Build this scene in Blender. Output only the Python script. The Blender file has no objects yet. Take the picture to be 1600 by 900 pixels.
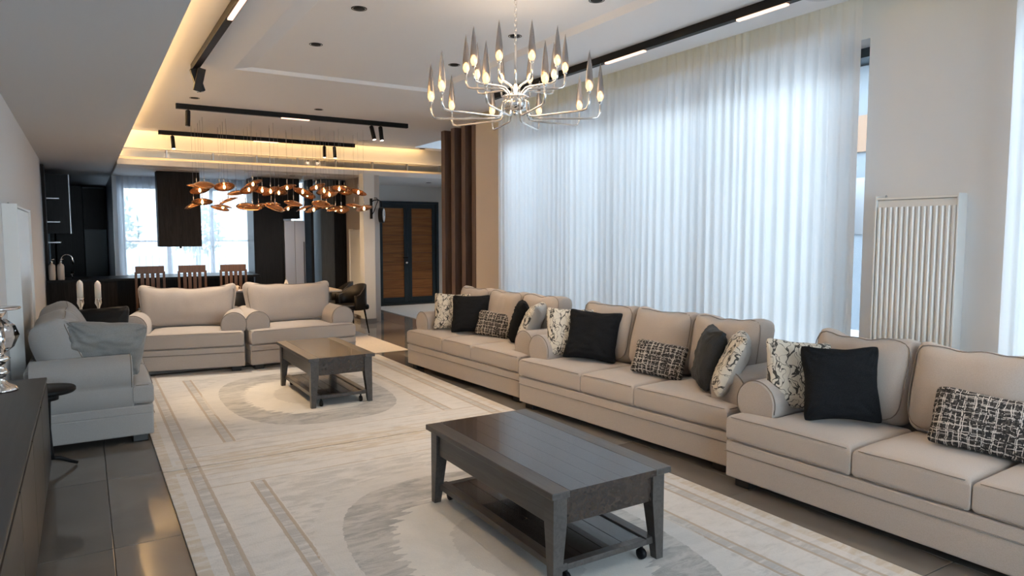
import bpy, bmesh, math, random
from mathutils import Vector, Matrix, noise
from math import sin, cos, pi, radians as rad, sqrt, atan2, hypot
random.seed(7)
S = bpy.context.scene
COL = S.collection

# ------------------------------------------------------------------ camera
cam_d = bpy.data.cameras.new('camera'); cam = bpy.data.objects.new('camera', cam_d); COL.objects.link(cam)
cam_d.sensor_width = 36; cam_d.lens = 24.32; cam_d.clip_end = 300
_c0 = Vector((0.85068896, -0.52566937, 0)).normalized()
_c2 = Vector((-0.52408947, -0.84813222, 0.07747228)).normalized()
_c1 = _c2.cross(_c0)
cam.matrix_world = Matrix(((_c0.x, _c1.x, _c2.x, 0), (_c0.y, _c1.y, _c2.y, 0), (_c0.z, _c1.z, _c2.z, 1.65), (0, 0, 0, 1)))
S.camera = cam

# ------------------------------------------------------------------ sky and exposure
w = bpy.data.worlds.new('sky'); S.world = w; w.use_nodes = True
nt = w.node_tree; nt.nodes.clear()
bg = nt.nodes.new('ShaderNodeBackground'); wo = nt.nodes.new('ShaderNodeOutputWorld')
tc = nt.nodes.new('ShaderNodeTexCoord'); sp = nt.nodes.new('ShaderNodeSeparateXYZ'); rp = nt.nodes.new('ShaderNodeValToRGB')
nt.links.new(tc.outputs['Generated'], sp.inputs[0]); nt.links.new(sp.outputs[2], rp.inputs[0])
rp.color_ramp.elements[0].color = (0.80, 0.90, 1.0, 1); rp.color_ramp.elements[1].color = (0.62, 0.78, 1.0, 1)
nt.links.new(rp.outputs[0], bg.inputs[0]); bg.inputs[1].default_value = 5.3
nt.links.new(bg.outputs[0], wo.inputs[0])
S.view_settings.view_transform = 'Standard'; S.view_settings.look = 'None'
S.view_settings.gamma = 1; S.view_settings.use_curve_mapping = False
S.view_settings.exposure = 0.97
try:
    S.cycles.max_bounces = 10; S.cycles.diffuse_bounces = 5; S.cycles.transparent_max_bounces = 12
    S.cycles.sample_clamp_indirect = 6; S.cycles.caustics_refractive = False; S.cycles.caustics_reflective = False
except Exception: pass

def portal(loc, rot, sx, sy):
    l = bpy.data.lights.new('window_portal', 'AREA'); l.shape = 'RECTANGLE'; l.size = sx; l.size_y = sy
    l.cycles.is_portal = True
    o = bpy.data.objects.new('window_portal', l); COL.objects.link(o); o.location = loc; o.rotation_euler = rot
portal((5.28, 5.55, 1.55), (0, rad(90), 0), 3.0, 5.1)
portal((5.28, -0.2, 1.55), (0, rad(90), 0), 3.0, 4.3)
portal((2.4, -3.12, 1.5), (rad(90), 0, 0), 4.0, 2.9)
portal((8.78, 12.5, 1.35), (0, rad(90), 0), 2.7, 4.6)
portal((-.74, 17.3, 1.62), (0, rad(-90), 0), 1.3, 2.9)
portal((1.8, 15.35, 1.7), (rad(-90), 0, 0), 2.5, 1.9)

def area(name, loc, rot, sx, sy, power, col):
    l = bpy.data.lights.new(name, 'AREA'); l.shape = 'RECTANGLE'; l.size = sx; l.size_y = sy
    l.energy = power; l.color = col
    o = bpy.data.objects.new(name, l); COL.objects.link(o); o.location = loc; o.rotation_euler = rot
    return o
def spot(loc, target, power, col=(1.0, 0.72, 0.42), ang=60, blend=0.7, size=0.03):
    l = bpy.data.lights.new('spot_light', 'SPOT'); l.energy = power; l.color = col
    l.spot_size = rad(ang); l.spot_blend = blend; l.shadow_soft_size = size
    o = bpy.data.objects.new('spot_light', l); COL.objects.link(o); o.location = loc
    o.rotation_euler = (Vector(target) - Vector(loc)).to_track_quat('-Z', 'Y').to_euler()
    return o
WARM = (1.0, 0.60, 0.22)
# LED strips lying in the coves (on top of the soffit edge, in the slot over the dining beam, in the curtain recess)
area('cove_light', (0.30, 7.0, 2.99), (rad(180), rad(-28), 0), 0.06, 11.6, 150, WARM)
area('cove_light', (3.0, 12.70, 3.36), (rad(20), 0, 0), 5.6, 0.04, 5, WARM)
area('cove_light', (3.3, 12.70, 2.835), (rad(120), 0, 0), 5.4, 0.03, 5, WARM)

# ------------------------------------------------------------------ node helpers
class E:
    """tiny expression builder over shader math nodes"""
    def __init__(s, nt, v): s.nt = nt; s.v = v
    def _m(s, op, *a):
        n = s.nt.nodes.new('ShaderNodeMath'); n.operation = op
        for i, x in enumerate((s,) + a):
            x = x.v if isinstance(x, E) else x
            if isinstance(x, (int, float)): n.inputs[i].default_value = x
            else: s.nt.links.new(x, n.inputs[i])
        return E(s.nt, n.outputs[0])
    def __add__(s, o): return s._m('ADD', o)
    def __sub__(s, o): return s._m('SUBTRACT', o)
    def __mul__(s, o): return s._m('MULTIPLY', o)
    def __truediv__(s, o): return s._m('DIVIDE', o)
    def __pow__(s, o): return s._m('POWER', o)
    def abs(s): return s._m('ABSOLUTE')
    def min(s, o): return s._m('MINIMUM', o)
    def max(s, o): return s._m('MAXIMUM', o)
    def lt(s, o): return s._m('LESS_THAN', o)
    def gt(s, o): return s._m('GREATER_THAN', o)
    def sin(s): return s._m('SINE')
    def pp(s, o): return s._m('PINGPONG', o)
    def sstep(s, a, b):
        n = s.nt.nodes.new('ShaderNodeMapRange'); n.interpolation_type = 'SMOOTHSTEP'
        s.nt.links.new(s.v, n.inputs[0]); n.inputs[1].default_value = a; n.inputs[2].default_value = b
        return E(s.nt, n.outputs[0])
def mat(name, col=(0.8, 0.8, 0.8), rough=0.5, metal=0.0, **k):
    m = bpy.data.materials.new(name); m.use_nodes = True
    b = m.node_tree.nodes['Principled BSDF']
    b.inputs['Base Color'].default_value = (*col, 1); b.inputs['Roughness'].default_value = rough
    b.inputs['Metallic'].default_value = metal
    for kk, v in k.items():
        b.inputs[kk.replace('_', ' ')].default_value = v
    return m
def tree(m): return m.node_tree, m.node_tree.nodes['Principled BSDF']
def coords(nt, scale=(1, 1, 1), kind='Object'):
    t = nt.nodes.new('ShaderNodeTexCoord'); mp = nt.nodes.new('ShaderNodeMapping')
    mp.inputs['Scale'].default_value = scale; nt.links.new(t.outputs[kind], mp.inputs[0]); return mp.outputs[0]
def ntex(nt, vec, scale, detail=3, rough=0.5, dist=0):
    n = nt.nodes.new('ShaderNodeTexNoise'); n.inputs['Scale'].default_value = scale; n.inputs['Detail'].default_value = detail
    n.inputs['Roughness'].default_value = rough; n.inputs['Distortion'].default_value = dist
    nt.links.new(vec, n.inputs['Vector']); return E(nt, n.outputs[0])
def mix(nt, f, a, b):
    n = nt.nodes.new('ShaderNodeMix'); n.data_type = 'RGBA'
    f = f.v if isinstance(f, E) else f
    if isinstance(f, (int, float)): n.inputs[0].default_value = f
    else: nt.links.new(f, n.inputs[0])
    for i, x in ((6, a), (7, b)):
        if isinstance(x, tuple): n.inputs[i].default_value = (*x, 1)
        else: nt.links.new(x, n.inputs[i])
    return n.outputs[2]
def bump(nt, b, h, strength=0.3, dist=0.01):
    n = nt.nodes.new('ShaderNodeBump'); n.inputs['Strength'].default_value = strength; n.inputs['Distance'].default_value = dist
    nt.links.new(h.v if isinstance(h, E) else h, n.inputs['Height']); nt.links.new(n.outputs[0], b.inputs['Normal'])
def fabric(name, c1, c2, scale=350, rough=0.9, bs=0.35, sheen=0.3):
    m = mat(name, c1, rough, Sheen_Weight=sheen); nt, b = tree(m); v = coords(nt)
    n = ntex(nt, v, scale, 2); n2 = ntex(nt, v, 3, 3)
    c = mix(nt, n.sstep(.35, .65), c1, c2); c = mix(nt, n2 * 0.25, c, tuple(x * .82 for x in c1))
    nt.links.new(c, b.inputs['Base Color']); bump(nt, b, n, bs, 0.002); return m
def plaster(name, c, rough=0.7):
    m = mat(name, c, rough); nt, b = tree(m); v = coords(nt); n = ntex(nt, v, 60, 4); n2 = ntex(nt, v, 0.7, 2)
    nt.links.new(mix(nt, n2 * .12, c, tuple(x * .9 for x in c)), b.inputs['Base Color']); bump(nt, b, n, .05, .002); return m
def wood(name, c1, c2, axis=0, rough=0.4, sc=14, bs=.1, coat=0.0):
    m = mat(name, c1, rough, Coat_Weight=coat); nt, b = tree(m)
    s = [sc, sc, sc]; s[axis] = sc * .06
    v = coords(nt, tuple(s)); n = ntex(nt, v, 2.2, 6, .6, 1.4); n2 = ntex(nt, v, 9, 3)
    nt.links.new(mix(nt, (n + n2 * .25).sstep(.4, .85), c1, c2), b.inputs['Base Color']); bump(nt, b, n2, bs, .002); return m
def emis(name, col, st):
    m = mat(name, (0, 0, 0), .5); nt, b = tree(m)
    b.inputs['Emission Color'].default_value = (*col, 1); b.inputs['Emission Strength'].default_value = st; return m

M = {}
M['wall'] = plaster('wall_paint', (0.76, 0.765, 0.77)); M['wallcream'] = plaster('cream_paint', (0.62, 0.55, 0.50))
M['ceil'] = plaster('ceiling_paint', (0.82, 0.81, 0.81)); M['soffit'] = plaster('soffit_paint', (0.64, 0.64, 0.65))
M['white'] = mat('white_lacquer', (0.80, 0.80, 0.79), .35); M['radiator'] = mat('radiator_enamel', (0.80, 0.79, 0.76), .3)
M['black'] = mat('black_metal', (0.007, 0.007, 0.008), .5, Specular_IOR_Level=.2); M['blackwood'] = wood('black_cabinet', (0.005, 0.005, 0.006), (0.011, 0.011, 0.012), 2, .35)
M['darkbox'] = wood('charcoal_panel', (0.010, 0.008, 0.007), (0.024, 0.020, 0.018), 2, .5)
for _k in ('blackwood', 'darkbox'):
    M[_k].node_tree.nodes['Principled BSDF'].inputs['Specular IOR Level'].default_value = .15
M['greycab'] = wood('slate_cabinet', (0.035, 0.042, 0.050), (0.055, 0.062, 0.07), 2, .35)
M['navy'] = mat('blue_grey_panel', (0.035, 0.055, 0.068), .35)
M['chrome'] = mat('chrome', (0.82, 0.80, 0.78), .08, 1.0); M['steel'] = mat('brushed_steel', (0.45, 0.46, 0.48), .3, 1.0)
M['fridge'] = mat('fridge_steel', (0.42, 0.44, 0.50), .35, .5)
M['sofa'] = fabric('beige_linen', (0.41, 0.357, 0.315), (0.47, 0.412, 0.368))
M['loveseat'] = fabric('grey_beige_linen', (0.33, 0.318, 0.305), (0.38, 0.367, 0.352))
M['piping'] = fabric('piping_cord', (0.20, 0.165, 0.14), (0.25, 0.21, 0.18))
M['foot'] = mat('black_wood_foot', (0.01, 0.008, 0.007), .4)
M['velvet'] = fabric('black_velvet', (0.009, 0.010, 0.012), (0.016, 0.017, 0.019), 200, .95, .3, 0)
M['velvet'].node_tree.nodes['Principled BSDF'].inputs['Specular IOR Level'].default_value = .12
M['charcoal'] = fabric('charcoal_velvet', (0.026, 0.028, 0.031), (0.040, 0.043, 0.047), 200, .85, .3, .05)
M['charcoal'].node_tree.nodes['Principled BSDF'].inputs['Specular IOR Level'].default_value = .2
M['greycush'] = fabric('grey_satin', (0.20, 0.20, 0.195), (0.25, 0.25, 0.245), 200, .6, .2, .3)
M['tablewood'] = wood('espresso_wood', (0.018, 0.012, 0.009), (0.042, 0.029, 0.023), 1, .27, 10, .08, .3)
M['tablegrey'] = wood('grey_wood', (0.045, 0.039, 0.036), (0.075, 0.067, 0.062), 1, .35, 12)
M['finwood'] = wood('brown_fin_wood', (0.085, 0.050, 0.038), (0.14, 0.088, 0.068), 2, .55, 8)
M['chairwood'] = wood('chair_wood', (0.075, 0.035, 0.018), (0.13, 0.065, 0.035), 2, .4)
M['pine'] = wood('knotted_pine', (0.42, 0.175, 0.055), (0.24, 0.09, 0.028), 0, .5, 7)
M['doorframe'] = mat('blue_black_door_metal', (0.022, 0.038, 0.052), .4)
M['grout'] = mat('grout', (0.08, 0.075, 0.07), .6); M['console'] = wood('console_dark', (0.020, 0.018, 0.017), (0.035, 0.032, 0.030), 1, .42, 8)
M['tabletop'] = mat('pale_stone_top', (0.55, 0.50, 0.46), .2)
M['candle'] = mat('wax', (0.82, 0.76, 0.66), .5, Subsurface_Weight=.2); M['ceramic'] = mat('cream_plastic', (0.72, 0.64, 0.58), .35)
M['glass'] = mat('clear_glass', (1, 1, 1), .02, Transmission_Weight=1.0, IOR=1.45)
M['smoke'] = mat('smoked_glass', (0.40, 0.37, 0.36), .12, .4, Transmission_Weight=.4, IOR=1.3)
M['amber'] = mat('amber_glass', (0.55, 0.26, 0.12), .12, .55, Transmission_Weight=.35, IOR=1.3)
M['bulb'] = emis('bulb_glow', (1.0, 0.55, 0.22), 9); M['bulbw'] = emis('spot_glow', (1.0, 0.75, 0.6), 8)
M['led'] = emis('linear_glow', (1.0, 0.55, 0.36), 1.5); M['ledy'] = emis('strip_glow', (1.0, 0.84, 0.30), .75)
M['ledw'] = emis('warm_strip_glow', (1.0, 0.66, 0.24), 1.3)
M['mirror'] = mat('bronze_mirror', (0.80, 0.74, 0.62), .16, 1.0)
M['leather'] = mat('black_leather', (0.007, 0.006, 0.006), .42, Specular_IOR_Level=.3)
M['dark'] = mat('dark_void', (0.01, 0.01, 0.01), .8)
M['clockface'] = mat('clock_face', (0.75, 0.74, 0.72), .4)
M['ground'] = plaster('pale_paving', (0.70, 0.71, 0.72)); M['leaf'] = fabric('foliage', (0.12, 0.18, 0.09), (0.20, 0.28, 0.15), 30)
M['render'] = plaster('house_render', (0.15, 0.17, 0.19)); M['tan'] = plaster('tan_cladding', (0.22, 0.13, 0.08))
M['bark'] = mat('bark', (0.12, 0.09, 0.06), .9)
M['hallrug'] = fabric('pale_grey_rug', (0.50, 0.49, 0.47), (0.42, 0.41, 0.40), 40)

def floor_mat():
    m = mat('polished_tile', (0.16, 0.145, 0.13), .07); nt, b = tree(m); v = coords(nt)
    inf = nt.nodes.new('ShaderNodeObjectInfo'); n = ntex(nt, v, 1.6, 5, .55, .6); n2 = ntex(nt, v, 14, 3)
    r = E(nt, inf.outputs['Random'])
    nt.links.new(mix(nt, (n * .6 + r * .4).sstep(.25, .8), (0.15, 0.132, 0.117), (0.23, 0.205, 0.18)), b.inputs['Base Color'])
    nt.links.new((n2 * .06 + 0.05).v, b.inputs['Roughness']); b.inputs['Specular IOR Level'].default_value = .75
    return m
M['floor'] = floor_mat()
def sheer(name, col, alpha):
    m = bpy.data.materials.new(name); m.use_nodes = True; nt = m.node_tree; nt.nodes.clear()
    o = nt.nodes.new('ShaderNodeOutputMaterial'); d = nt.nodes.new('ShaderNodeBsdfDiffuse'); t = nt.nodes.new('ShaderNodeBsdfTranslucent')
    tr = nt.nodes.new('ShaderNodeBsdfTransparent'); m1 = nt.nodes.new('ShaderNodeMixShader'); m2 = nt.nodes.new('ShaderNodeMixShader')
    d.inputs[0].default_value = (*col, 1); t.inputs[0].default_value = (*col, 1); m1.inputs[0].default_value = .72
    nt.links.new(d.outputs[0], m1.inputs[1]); nt.links.new(t.outputs[0], m1.inputs[2])
    lw = nt.nodes.new('ShaderNodeLayerWeight'); lw.inputs[0].default_value = .35
    v = coords(nt, (1, 1, 1)); n = ntex(nt, v, 400, 1)
    f = E(nt, lw.outputs['Facing'])
    f = (f * (alpha * -.6) + alpha + (n - .5) * alpha * .4).max(0.01)
    nt.links.new(f.v, m2.inputs[0]); nt.links.new(m1.outputs[0], m2.inputs[1]); nt.links.new(tr.outputs[0], m2.inputs[2])
    nt.links.new(m2.outputs[0], o.inputs[0]); return m
gw = bpy.data.materials.new('window_glass'); gw.use_nodes = True; g_ = gw.node_tree; g_.nodes.clear()
_o = g_.nodes.new('ShaderNodeOutputMaterial'); _m = g_.nodes.new('ShaderNodeMixShader'); _t = g_.nodes.new('ShaderNodeBsdfTransparent'); _g = g_.nodes.new('ShaderNodeBsdfGlossy')
_f = g_.nodes.new('ShaderNodeFresnel'); _g.inputs['Roughness'].default_value = .02; _t.inputs[0].default_value = (.94, .97, .97, 1)
g_.links.new(_f.outputs[0], _m.inputs[0]); g_.links.new(_t.outputs[0], _m.inputs[1]); g_.links.new(_g.outputs[0], _m.inputs[2]); g_.links.new(_m.outputs[0], _o.inputs[0])
M['glassw'] = gw
M['sheer'] = sheer('sheer_voile', (0.93, 0.94, 0.95), 0.04)
M['sheerk'] = sheer('sheer_voile_kitchen', (0.80, 0.86, 0.94), 0.17)

def branch_mat():
    m = mat('branch_print', (0.62, 0.58, 0.50), .85); nt, b = tree(m); t = nt.nodes.new('ShaderNodeTexCoord')
    v = t.outputs['Object']; nz = nt.nodes.new('ShaderNodeTexNoise'); nz.inputs['Scale'].default_value = 9; nt.links.new(v, nz.inputs['Vector'])
    ad = nt.nodes.new('ShaderNodeMix'); ad.data_type = 'RGBA'; ad.blend_type = 'LINEAR_LIGHT'; ad.inputs[0].default_value = .07
    nt.links.new(v, ad.inputs[6]); nt.links.new(nz.outputs['Color'], ad.inputs[7])
    f = None
    for k_, (sx, sz, sc, th) in enumerate(((1.0, .38, 11, .020), (.75, .6, 15, .016), (1.1, .5, 24, .022))):
        mp = nt.nodes.new('ShaderNodeMapping'); mp.inputs['Scale'].default_value = (sx, .3, sz); mp.inputs['Location'].default_value = (k_ * 3.3, 0, k_ * 1.7)
        mp.inputs['Rotation'].default_value = (0, (.5, -.6, .2)[k_], 0); nt.links.new(ad.outputs[2], mp.inputs[0])
        g = (ntex(nt, mp.outputs[0], sc, 1.5) - .5).abs().sstep(th * .45, th); f = g if f is None else f.min(g)
    sep = nt.nodes.new('ShaderNodeSeparateXYZ'); nt.links.new(v, sep.inputs[0])
    front = E(nt, sep.outputs[1]).lt(.012)
    c = mix(nt, f, (0.055, 0.05, 0.045), (0.66, 0.61, 0.52)); c = mix(nt, front, (0.42, 0.40, 0.37), c)
    nt.links.new(c, b.inputs['Base Color']); bump(nt, b, ntex(nt, v, 300, 2), .2, .002); return m
M['branch'] = branch_mat()
def tweed_mat():
    m = mat('black_white_tweed', (0.02, 0.02, 0.02), .9); nt, b = tree(m); t = nt.nodes.new('ShaderNodeTexCoord'); v = t.outputs['Object']
    sep = nt.nodes.new('ShaderNodeSeparateXYZ'); nt.links.new(v, sep.inputs[0]); X = E(nt, sep.outputs[0]); Z = E(nt, sep.outputs[2])
    n = ntex(nt, v, 13, 2); n1 = ntex(nt, coords(nt, (1, 1, 7)), 8, 1); n2 = ntex(nt, coords(nt, (7, 1, 1)), 8, 1)
    fine = ntex(nt, v, 90, 2)
    out = None
    for A, w_, nn in ((X, .034, n1), (Z, .028, n2), (X + .009, .051, n2), (Z + .012, .043, n1)):
        d = (A + (n - .5) * .035).pp(w_ / 2) / (w_ / 2)
        ln = d.lt(.10) * nn.gt(.40) * fine.gt(.40)
        out = ln if out is None else out.max(ln)
    c = mix(nt, fine.sstep(.45, .6), (0.014, 0.013, 0.013), (0.07, 0.06, 0.055)); c = mix(nt, out, c, (0.58, 0.53, 0.48))
    nt.links.new(c, b.inputs['Base Color']); bump(nt, b, out + fine * .4, .5, .004); return m
M['tweed'] = tweed_mat()

def rug_mat(name, hx, hy, cy=0.0):
    m = mat(name, (0.6, 0.57, 0.53), .95, Sheen_Weight=.2); nt, b = tree(m); t = nt.nodes.new('ShaderNodeTexCoord'); v = t.outputs['Object']
    sep = nt.nodes.new('ShaderNodeSeparateXYZ'); nt.links.new(v, sep.inputs[0]); x = E(nt, sep.outputs[0]); y = E(nt, sep.outputs[1]) - cy
    cloud = ntex(nt, v, 2.6, 6, .65, .5); fine = ntex(nt, v, 120, 2); mid = ntex(nt, coords(nt, (.6, 2.2, 1)), 7, 5, .7, .8); jag = ntex(nt, coords(nt, (.25, 3.0, 1)), 9, 3, .7)
    dx = x.abs() * -1 + hx; dy = y.abs() * -1 + hy
    ivory, grey, beige, sand = (0.68, 0.66, 0.635), (0.40, 0.395, 0.385), (0.42, 0.33, 0.24), (0.55, 0.45, 0.32)
    c = mix(nt, cloud.sstep(.42, .68) * .35, ivory, (0.52, 0.50, 0.47))
    c = mix(nt, mid.sstep(.45, .72) * .45, c, grey); c = mix(nt, ntex(nt, v, 9, 5, .75).sstep(.5, .7) * .35, c, (0.74, 0.71, 0.67))
    de = dx.min(dy)
    def band(d, a, bb): return d.gt(a) * d.lt(bb)
    # outer beige edge, then the outer stripe between two thin lines, then the inner stripe
    c = mix(nt, de.lt(.075) * mid.sstep(.35, .6) * .7, c, sand)
    for a, wd in ((.15, .085),):
        c = mix(nt, band(dx, a, a + wd) * mid.sstep(.3, .55) * .75, c, grey)
        for q in (a, a + wd): c = mix(nt, band(dx + (mid - .5) * .012, q - .012, q + .010) * .8, c, beige)
    for a, wd in ((.49, .075),):
        inn = dy.gt(.50)
        c = mix(nt, band(dx, a, a + wd) * inn * mid.sstep(.3, .55) * .8, c, grey)
        for q in (a, a + wd): c = mix(nt, band(dx + (mid - .5) * .012, q - .012, q + .008) * inn * .85, c, beige)
    # cross bands near the ends
    c = mix(nt, band(dy, .10, .20) * dx.gt(.1) * mid.sstep(.35, .62) * .6, c, sand)
    for q, s_ in ((.10, .5), (.21, .5), (.32, .3), (.48, .55)):
        c = mix(nt, band(dy + (mid - .5) * .02, q - .010, q + .010) * dx.gt(.14) * s_ * mid.sstep(.3, .5), c, beige)
    fld = dx.gt(.58) * dy.gt(.52)
    c = mix(nt, fld * mid.sstep(.38, .62) * .45, c, grey)
    # medallion: pale halo, grey ring, zig-zag ivory centre
    def sup(a, bb, p=2.6): return ((x.abs() / a) ** p + (y.abs() / bb) ** p)
    jj = (jag - .5) * .5
    c = mix(nt, (sup(.94, 1.36) + jj * .3).lt(1.0) * .7, c, mix(nt, cloud * .4, (0.69, 0.665, 0.63), grey))
    c = mix(nt, (sup(.79, 1.20) + jj * .22).lt(1.0), c, mix(nt, (mid * .7 + cloud * .5).sstep(.45, .72), (0.30, 0.295, 0.285), (0.54, 0.52, 0.49)))
    zz = (y * 38).sin().abs() * .16 + (y * 95).sin().abs() * .06
    c = mix(nt, (sup(.62, .88, 2.2) + jj * .9 + zz).lt(1.0), c, mix(nt, cloud.sstep(.4, .7) * .25, (0.72, 0.69, 0.64), grey))
    c = mix(nt, (sup(.30, .46, 2.0) + jj * 1.2).lt(1.0) * .6, c, mix(nt, mid, (0.42, 0.40, 0.38), (0.60, 0.57, 0.53)))
    c = mix(nt, fine * .18, c, (0.25, 0.23, 0.21))
    nt.links.new(c, b.inputs['Base Color']); bump(nt, b, fine, .4, .004); return m

# ------------------------------------------------------------------ geometry helpers
class MB:
    def __init__(s): s.v = []; s.f = []; s.sm = []
    def add(s, vs, fs, smooth=False, mtx=None):
        o = len(s.v)
        if mtx is not None: vs = [mtx @ Vector(p) for p in vs]
        s.v += [tuple(p) for p in vs]; s.f += [tuple(i + o for i in f) for f in fs]; s.sm += [smooth] * len(fs); return s
    def box(s, x0, x1, y0, y1, z0, z1, mtx=None):
        if x0 > x1: x0, x1 = x1, x0
        if y0 > y1: y0, y1 = y1, y0
        vs = [(x0, y0, z0), (x1, y0, z0), (x1, y1, z0), (x0, y1, z0), (x0, y0, z1), (x1, y0, z1), (x1, y1, z1), (x0, y1, z1)]
        return s.add(vs, [(0, 3, 2, 1), (4, 5, 6, 7), (0, 1, 5, 4), (1, 2, 6, 5), (2, 3, 7, 6), (3, 0, 4, 7)], False, mtx)
    def bbox(s, x0, x1, y0, y1, z0, z1, r=.006, mtx=None):
        """box with bevelled edges"""
        bm = bmesh.new(); bmesh.ops.create_cube(bm, size=1)
        for q in bm.verts: q.co = Vector(((x0 + x1) / 2 + q.co.x * (x1 - x0), (y0 + y1) / 2 + q.co.y * (y1 - y0), (z0 + z1) / 2 + q.co.z * (z1 - z0)))
        bmesh.ops.bevel(bm, geom=list(bm.edges), offset=r, segments=2, affect='EDGES', profile=.5)
        bm.verts.index_update(); vs = [q.co.copy() for q in bm.verts]; fs = [[q.index for q in f.verts] for f in bm.faces]; bm.free()
        return s.add(vs, fs, False, mtx)
    def lathe(s, prof, n=24, mtx=None, smooth=True, cap=True):
        vs = []; fs = []
        for r, z in prof:
            for i in range(n): a = 2 * pi * i / n; vs.append((r * cos(a), r * sin(a), z))
        for k in range(len(prof) - 1):
            for i in range(n):
                j = (i + 1) % n; fs.append((k * n + i, k * n + j, (k + 1) * n + j, (k + 1) * n + i))
        if cap: fs.append(tuple(range(n))[::-1]); fs.append(tuple(range((len(prof) - 1) * n, len(prof) * n)))
        return s.add(vs, fs, smooth, mtx)
    def tube(s, pts, r, n=8, closed=False, mtx=None):
        pts = [Vector(p) for p in pts]; N = len(pts); vs = []; fs = []
        prev = None
        for i, p in enumerate(pts):
            a = pts[(i - 1) % N] if (closed or i > 0) else p; b = pts[(i + 1) % N] if (closed or i < N - 1) else p
            t = (b - a).normalized()
            if prev is None:
                u = t.orthogonal().normalized()
            else:
                u = (prev - t * prev.dot(t)); u = u.normalized() if u.length > 1e-6 else t.orthogonal().normalized()
            prev = u; w_ = t.cross(u); rr = r[i] if isinstance(r, (list, tuple)) else r
            for k in range(n): an = 2 * pi * k / n; vs.append(p + (u * cos(an) + w_ * sin(an)) * rr)
        m_ = N if closed else N - 1
        for i in range(m_):
            for k in range(n):
                a0 = i * n + k; a1 = i * n + (k + 1) % n; b0 = ((i + 1) % N) * n + k; b1 = ((i + 1) % N) * n + (k + 1) % n
                fs.append((a0, a1, b1, b0))
        if not closed: fs.append(tuple(range(n))[::-1]); fs.append(tuple(range((N - 1) * n, N * n)))
        return s.add(vs, fs, True, mtx)
    def prism(s, poly, y0, y1, smooth=False, mtx=None):
        """polygon in x-z extruded along y"""
        n = len(poly); vs = [(x, y0, z) for x, z in poly] + [(x, y1, z) for x, z in poly]
        fs = [(i, (i + 1) % n, n + (i + 1) % n, n + i) for i in range(n)]
        s.add(vs, fs, smooth, mtx); return s.add(vs, [tuple(range(n))[::-1], tuple(range(n, 2 * n))], False, mtx)
    def mesh(s, name, m):
        me = bpy.data.meshes.new(name); me.from_pydata(s.v, [], s.f)
        me.polygons.foreach_set('use_smooth', s.sm); me.materials.append(m)
        bm = bmesh.new(); bm.from_mesh(me); bmesh.ops.recalc_face_normals(bm, faces=bm.faces); bm.to_mesh(me); bm.free()
        return me
    def build(s, name, m, parent=None, loc=None):
        o = bpy.data.objects.new(name, s.mesh(name, m)); COL.objects.link(o)
        if parent: o.parent = parent
        if loc: o.location = loc
        return o
def tag(o, label=None, cat=None, group=None, kind=None):
    if label: o['label'] = label
    if cat: o['category'] = cat
    if group: o['group'] = group
    if kind: o['kind'] = kind
    return o
def thing(name, label, cat, loc=(0, 0, 0), rz=0, group=None):
    o = bpy.data.objects.new(name, None); COL.objects.link(o); o.location = loc; o.rotation_euler = (0, 0, rz)
    o.empty_display_size = .1
    return tag(o, label, cat, group)
def struct(name, mb, m, parent=None):
    o = mb.build(name, m, parent)
    if not parent: o['kind'] = 'structure'
    return o
def inst(src, parent, loc=None, rot=None):
    c = src.copy(); COL.objects.link(c); c.parent = parent
    if loc is not None: c.location = loc
    if rot is not None: c.rotation_euler = rot
    return c
def copy_tree(o, parent=None):
    c = o.copy(); COL.objects.link(c); c.parent = parent
    for ch in list(o.children): copy_tree(ch, c)
    return c
def axis(a, r, n):
    e = [-a, -a + r * .08, -a + r * .3, -a + r * .62, -a + r]
    mid = [(-a + r) + (2 * a - 2 * r) * i / n for i in range(1, n)]
    return e + mid + [-q for q in e[::-1]]
def rbox(mb, w_, d, h, r, fn=None, n=(8, 3, 6), mtx=None):
    """rounded box centred on origin, fn deforms"""
    A = [axis(w_ / 2, r, n[0]), axis(d / 2, r, n[1]), axis(h / 2, r, n[2])]; idx = {}; vs = []; fs = []
    def vid(i, j, k):
        key = (i, j, k)
        if key not in idx:
            p = Vector((A[0][i], A[1][j], A[2][k])); q = Vector([max(-s_ / 2 + r, min(s_ / 2 - r, c)) for s_, c in zip((w_, d, h), p)])
            dd = p - q
            if dd.length > 1e-9: p = q + dd.normalized() * r
            if fn: p = fn(p)
            idx[key] = len(vs); vs.append(p)
        return idx[key]
    X, Y, Z = [len(a) - 1 for a in A]
    for i in range(X):
        for j in range(Y):
            for k in (0, Z): fs.append((vid(i, j, k), vid(i + 1, j, k), vid(i + 1, j + 1, k), vid(i, j + 1, k)))
        for k in range(Z):
            for j in (0, Y): fs.append((vid(i, j, k), vid(i + 1, j, k), vid(i + 1, j, k + 1), vid(i, j, k + 1)))
    for j in range(Y):
        for k in range(Z):
            for i in (0, X): fs.append((vid(i, j, k), vid(i, j + 1, k), vid(i, j + 1, k + 1), vid(i, j, k + 1)))
    return mb.add(vs, fs, True, mtx)
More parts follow.
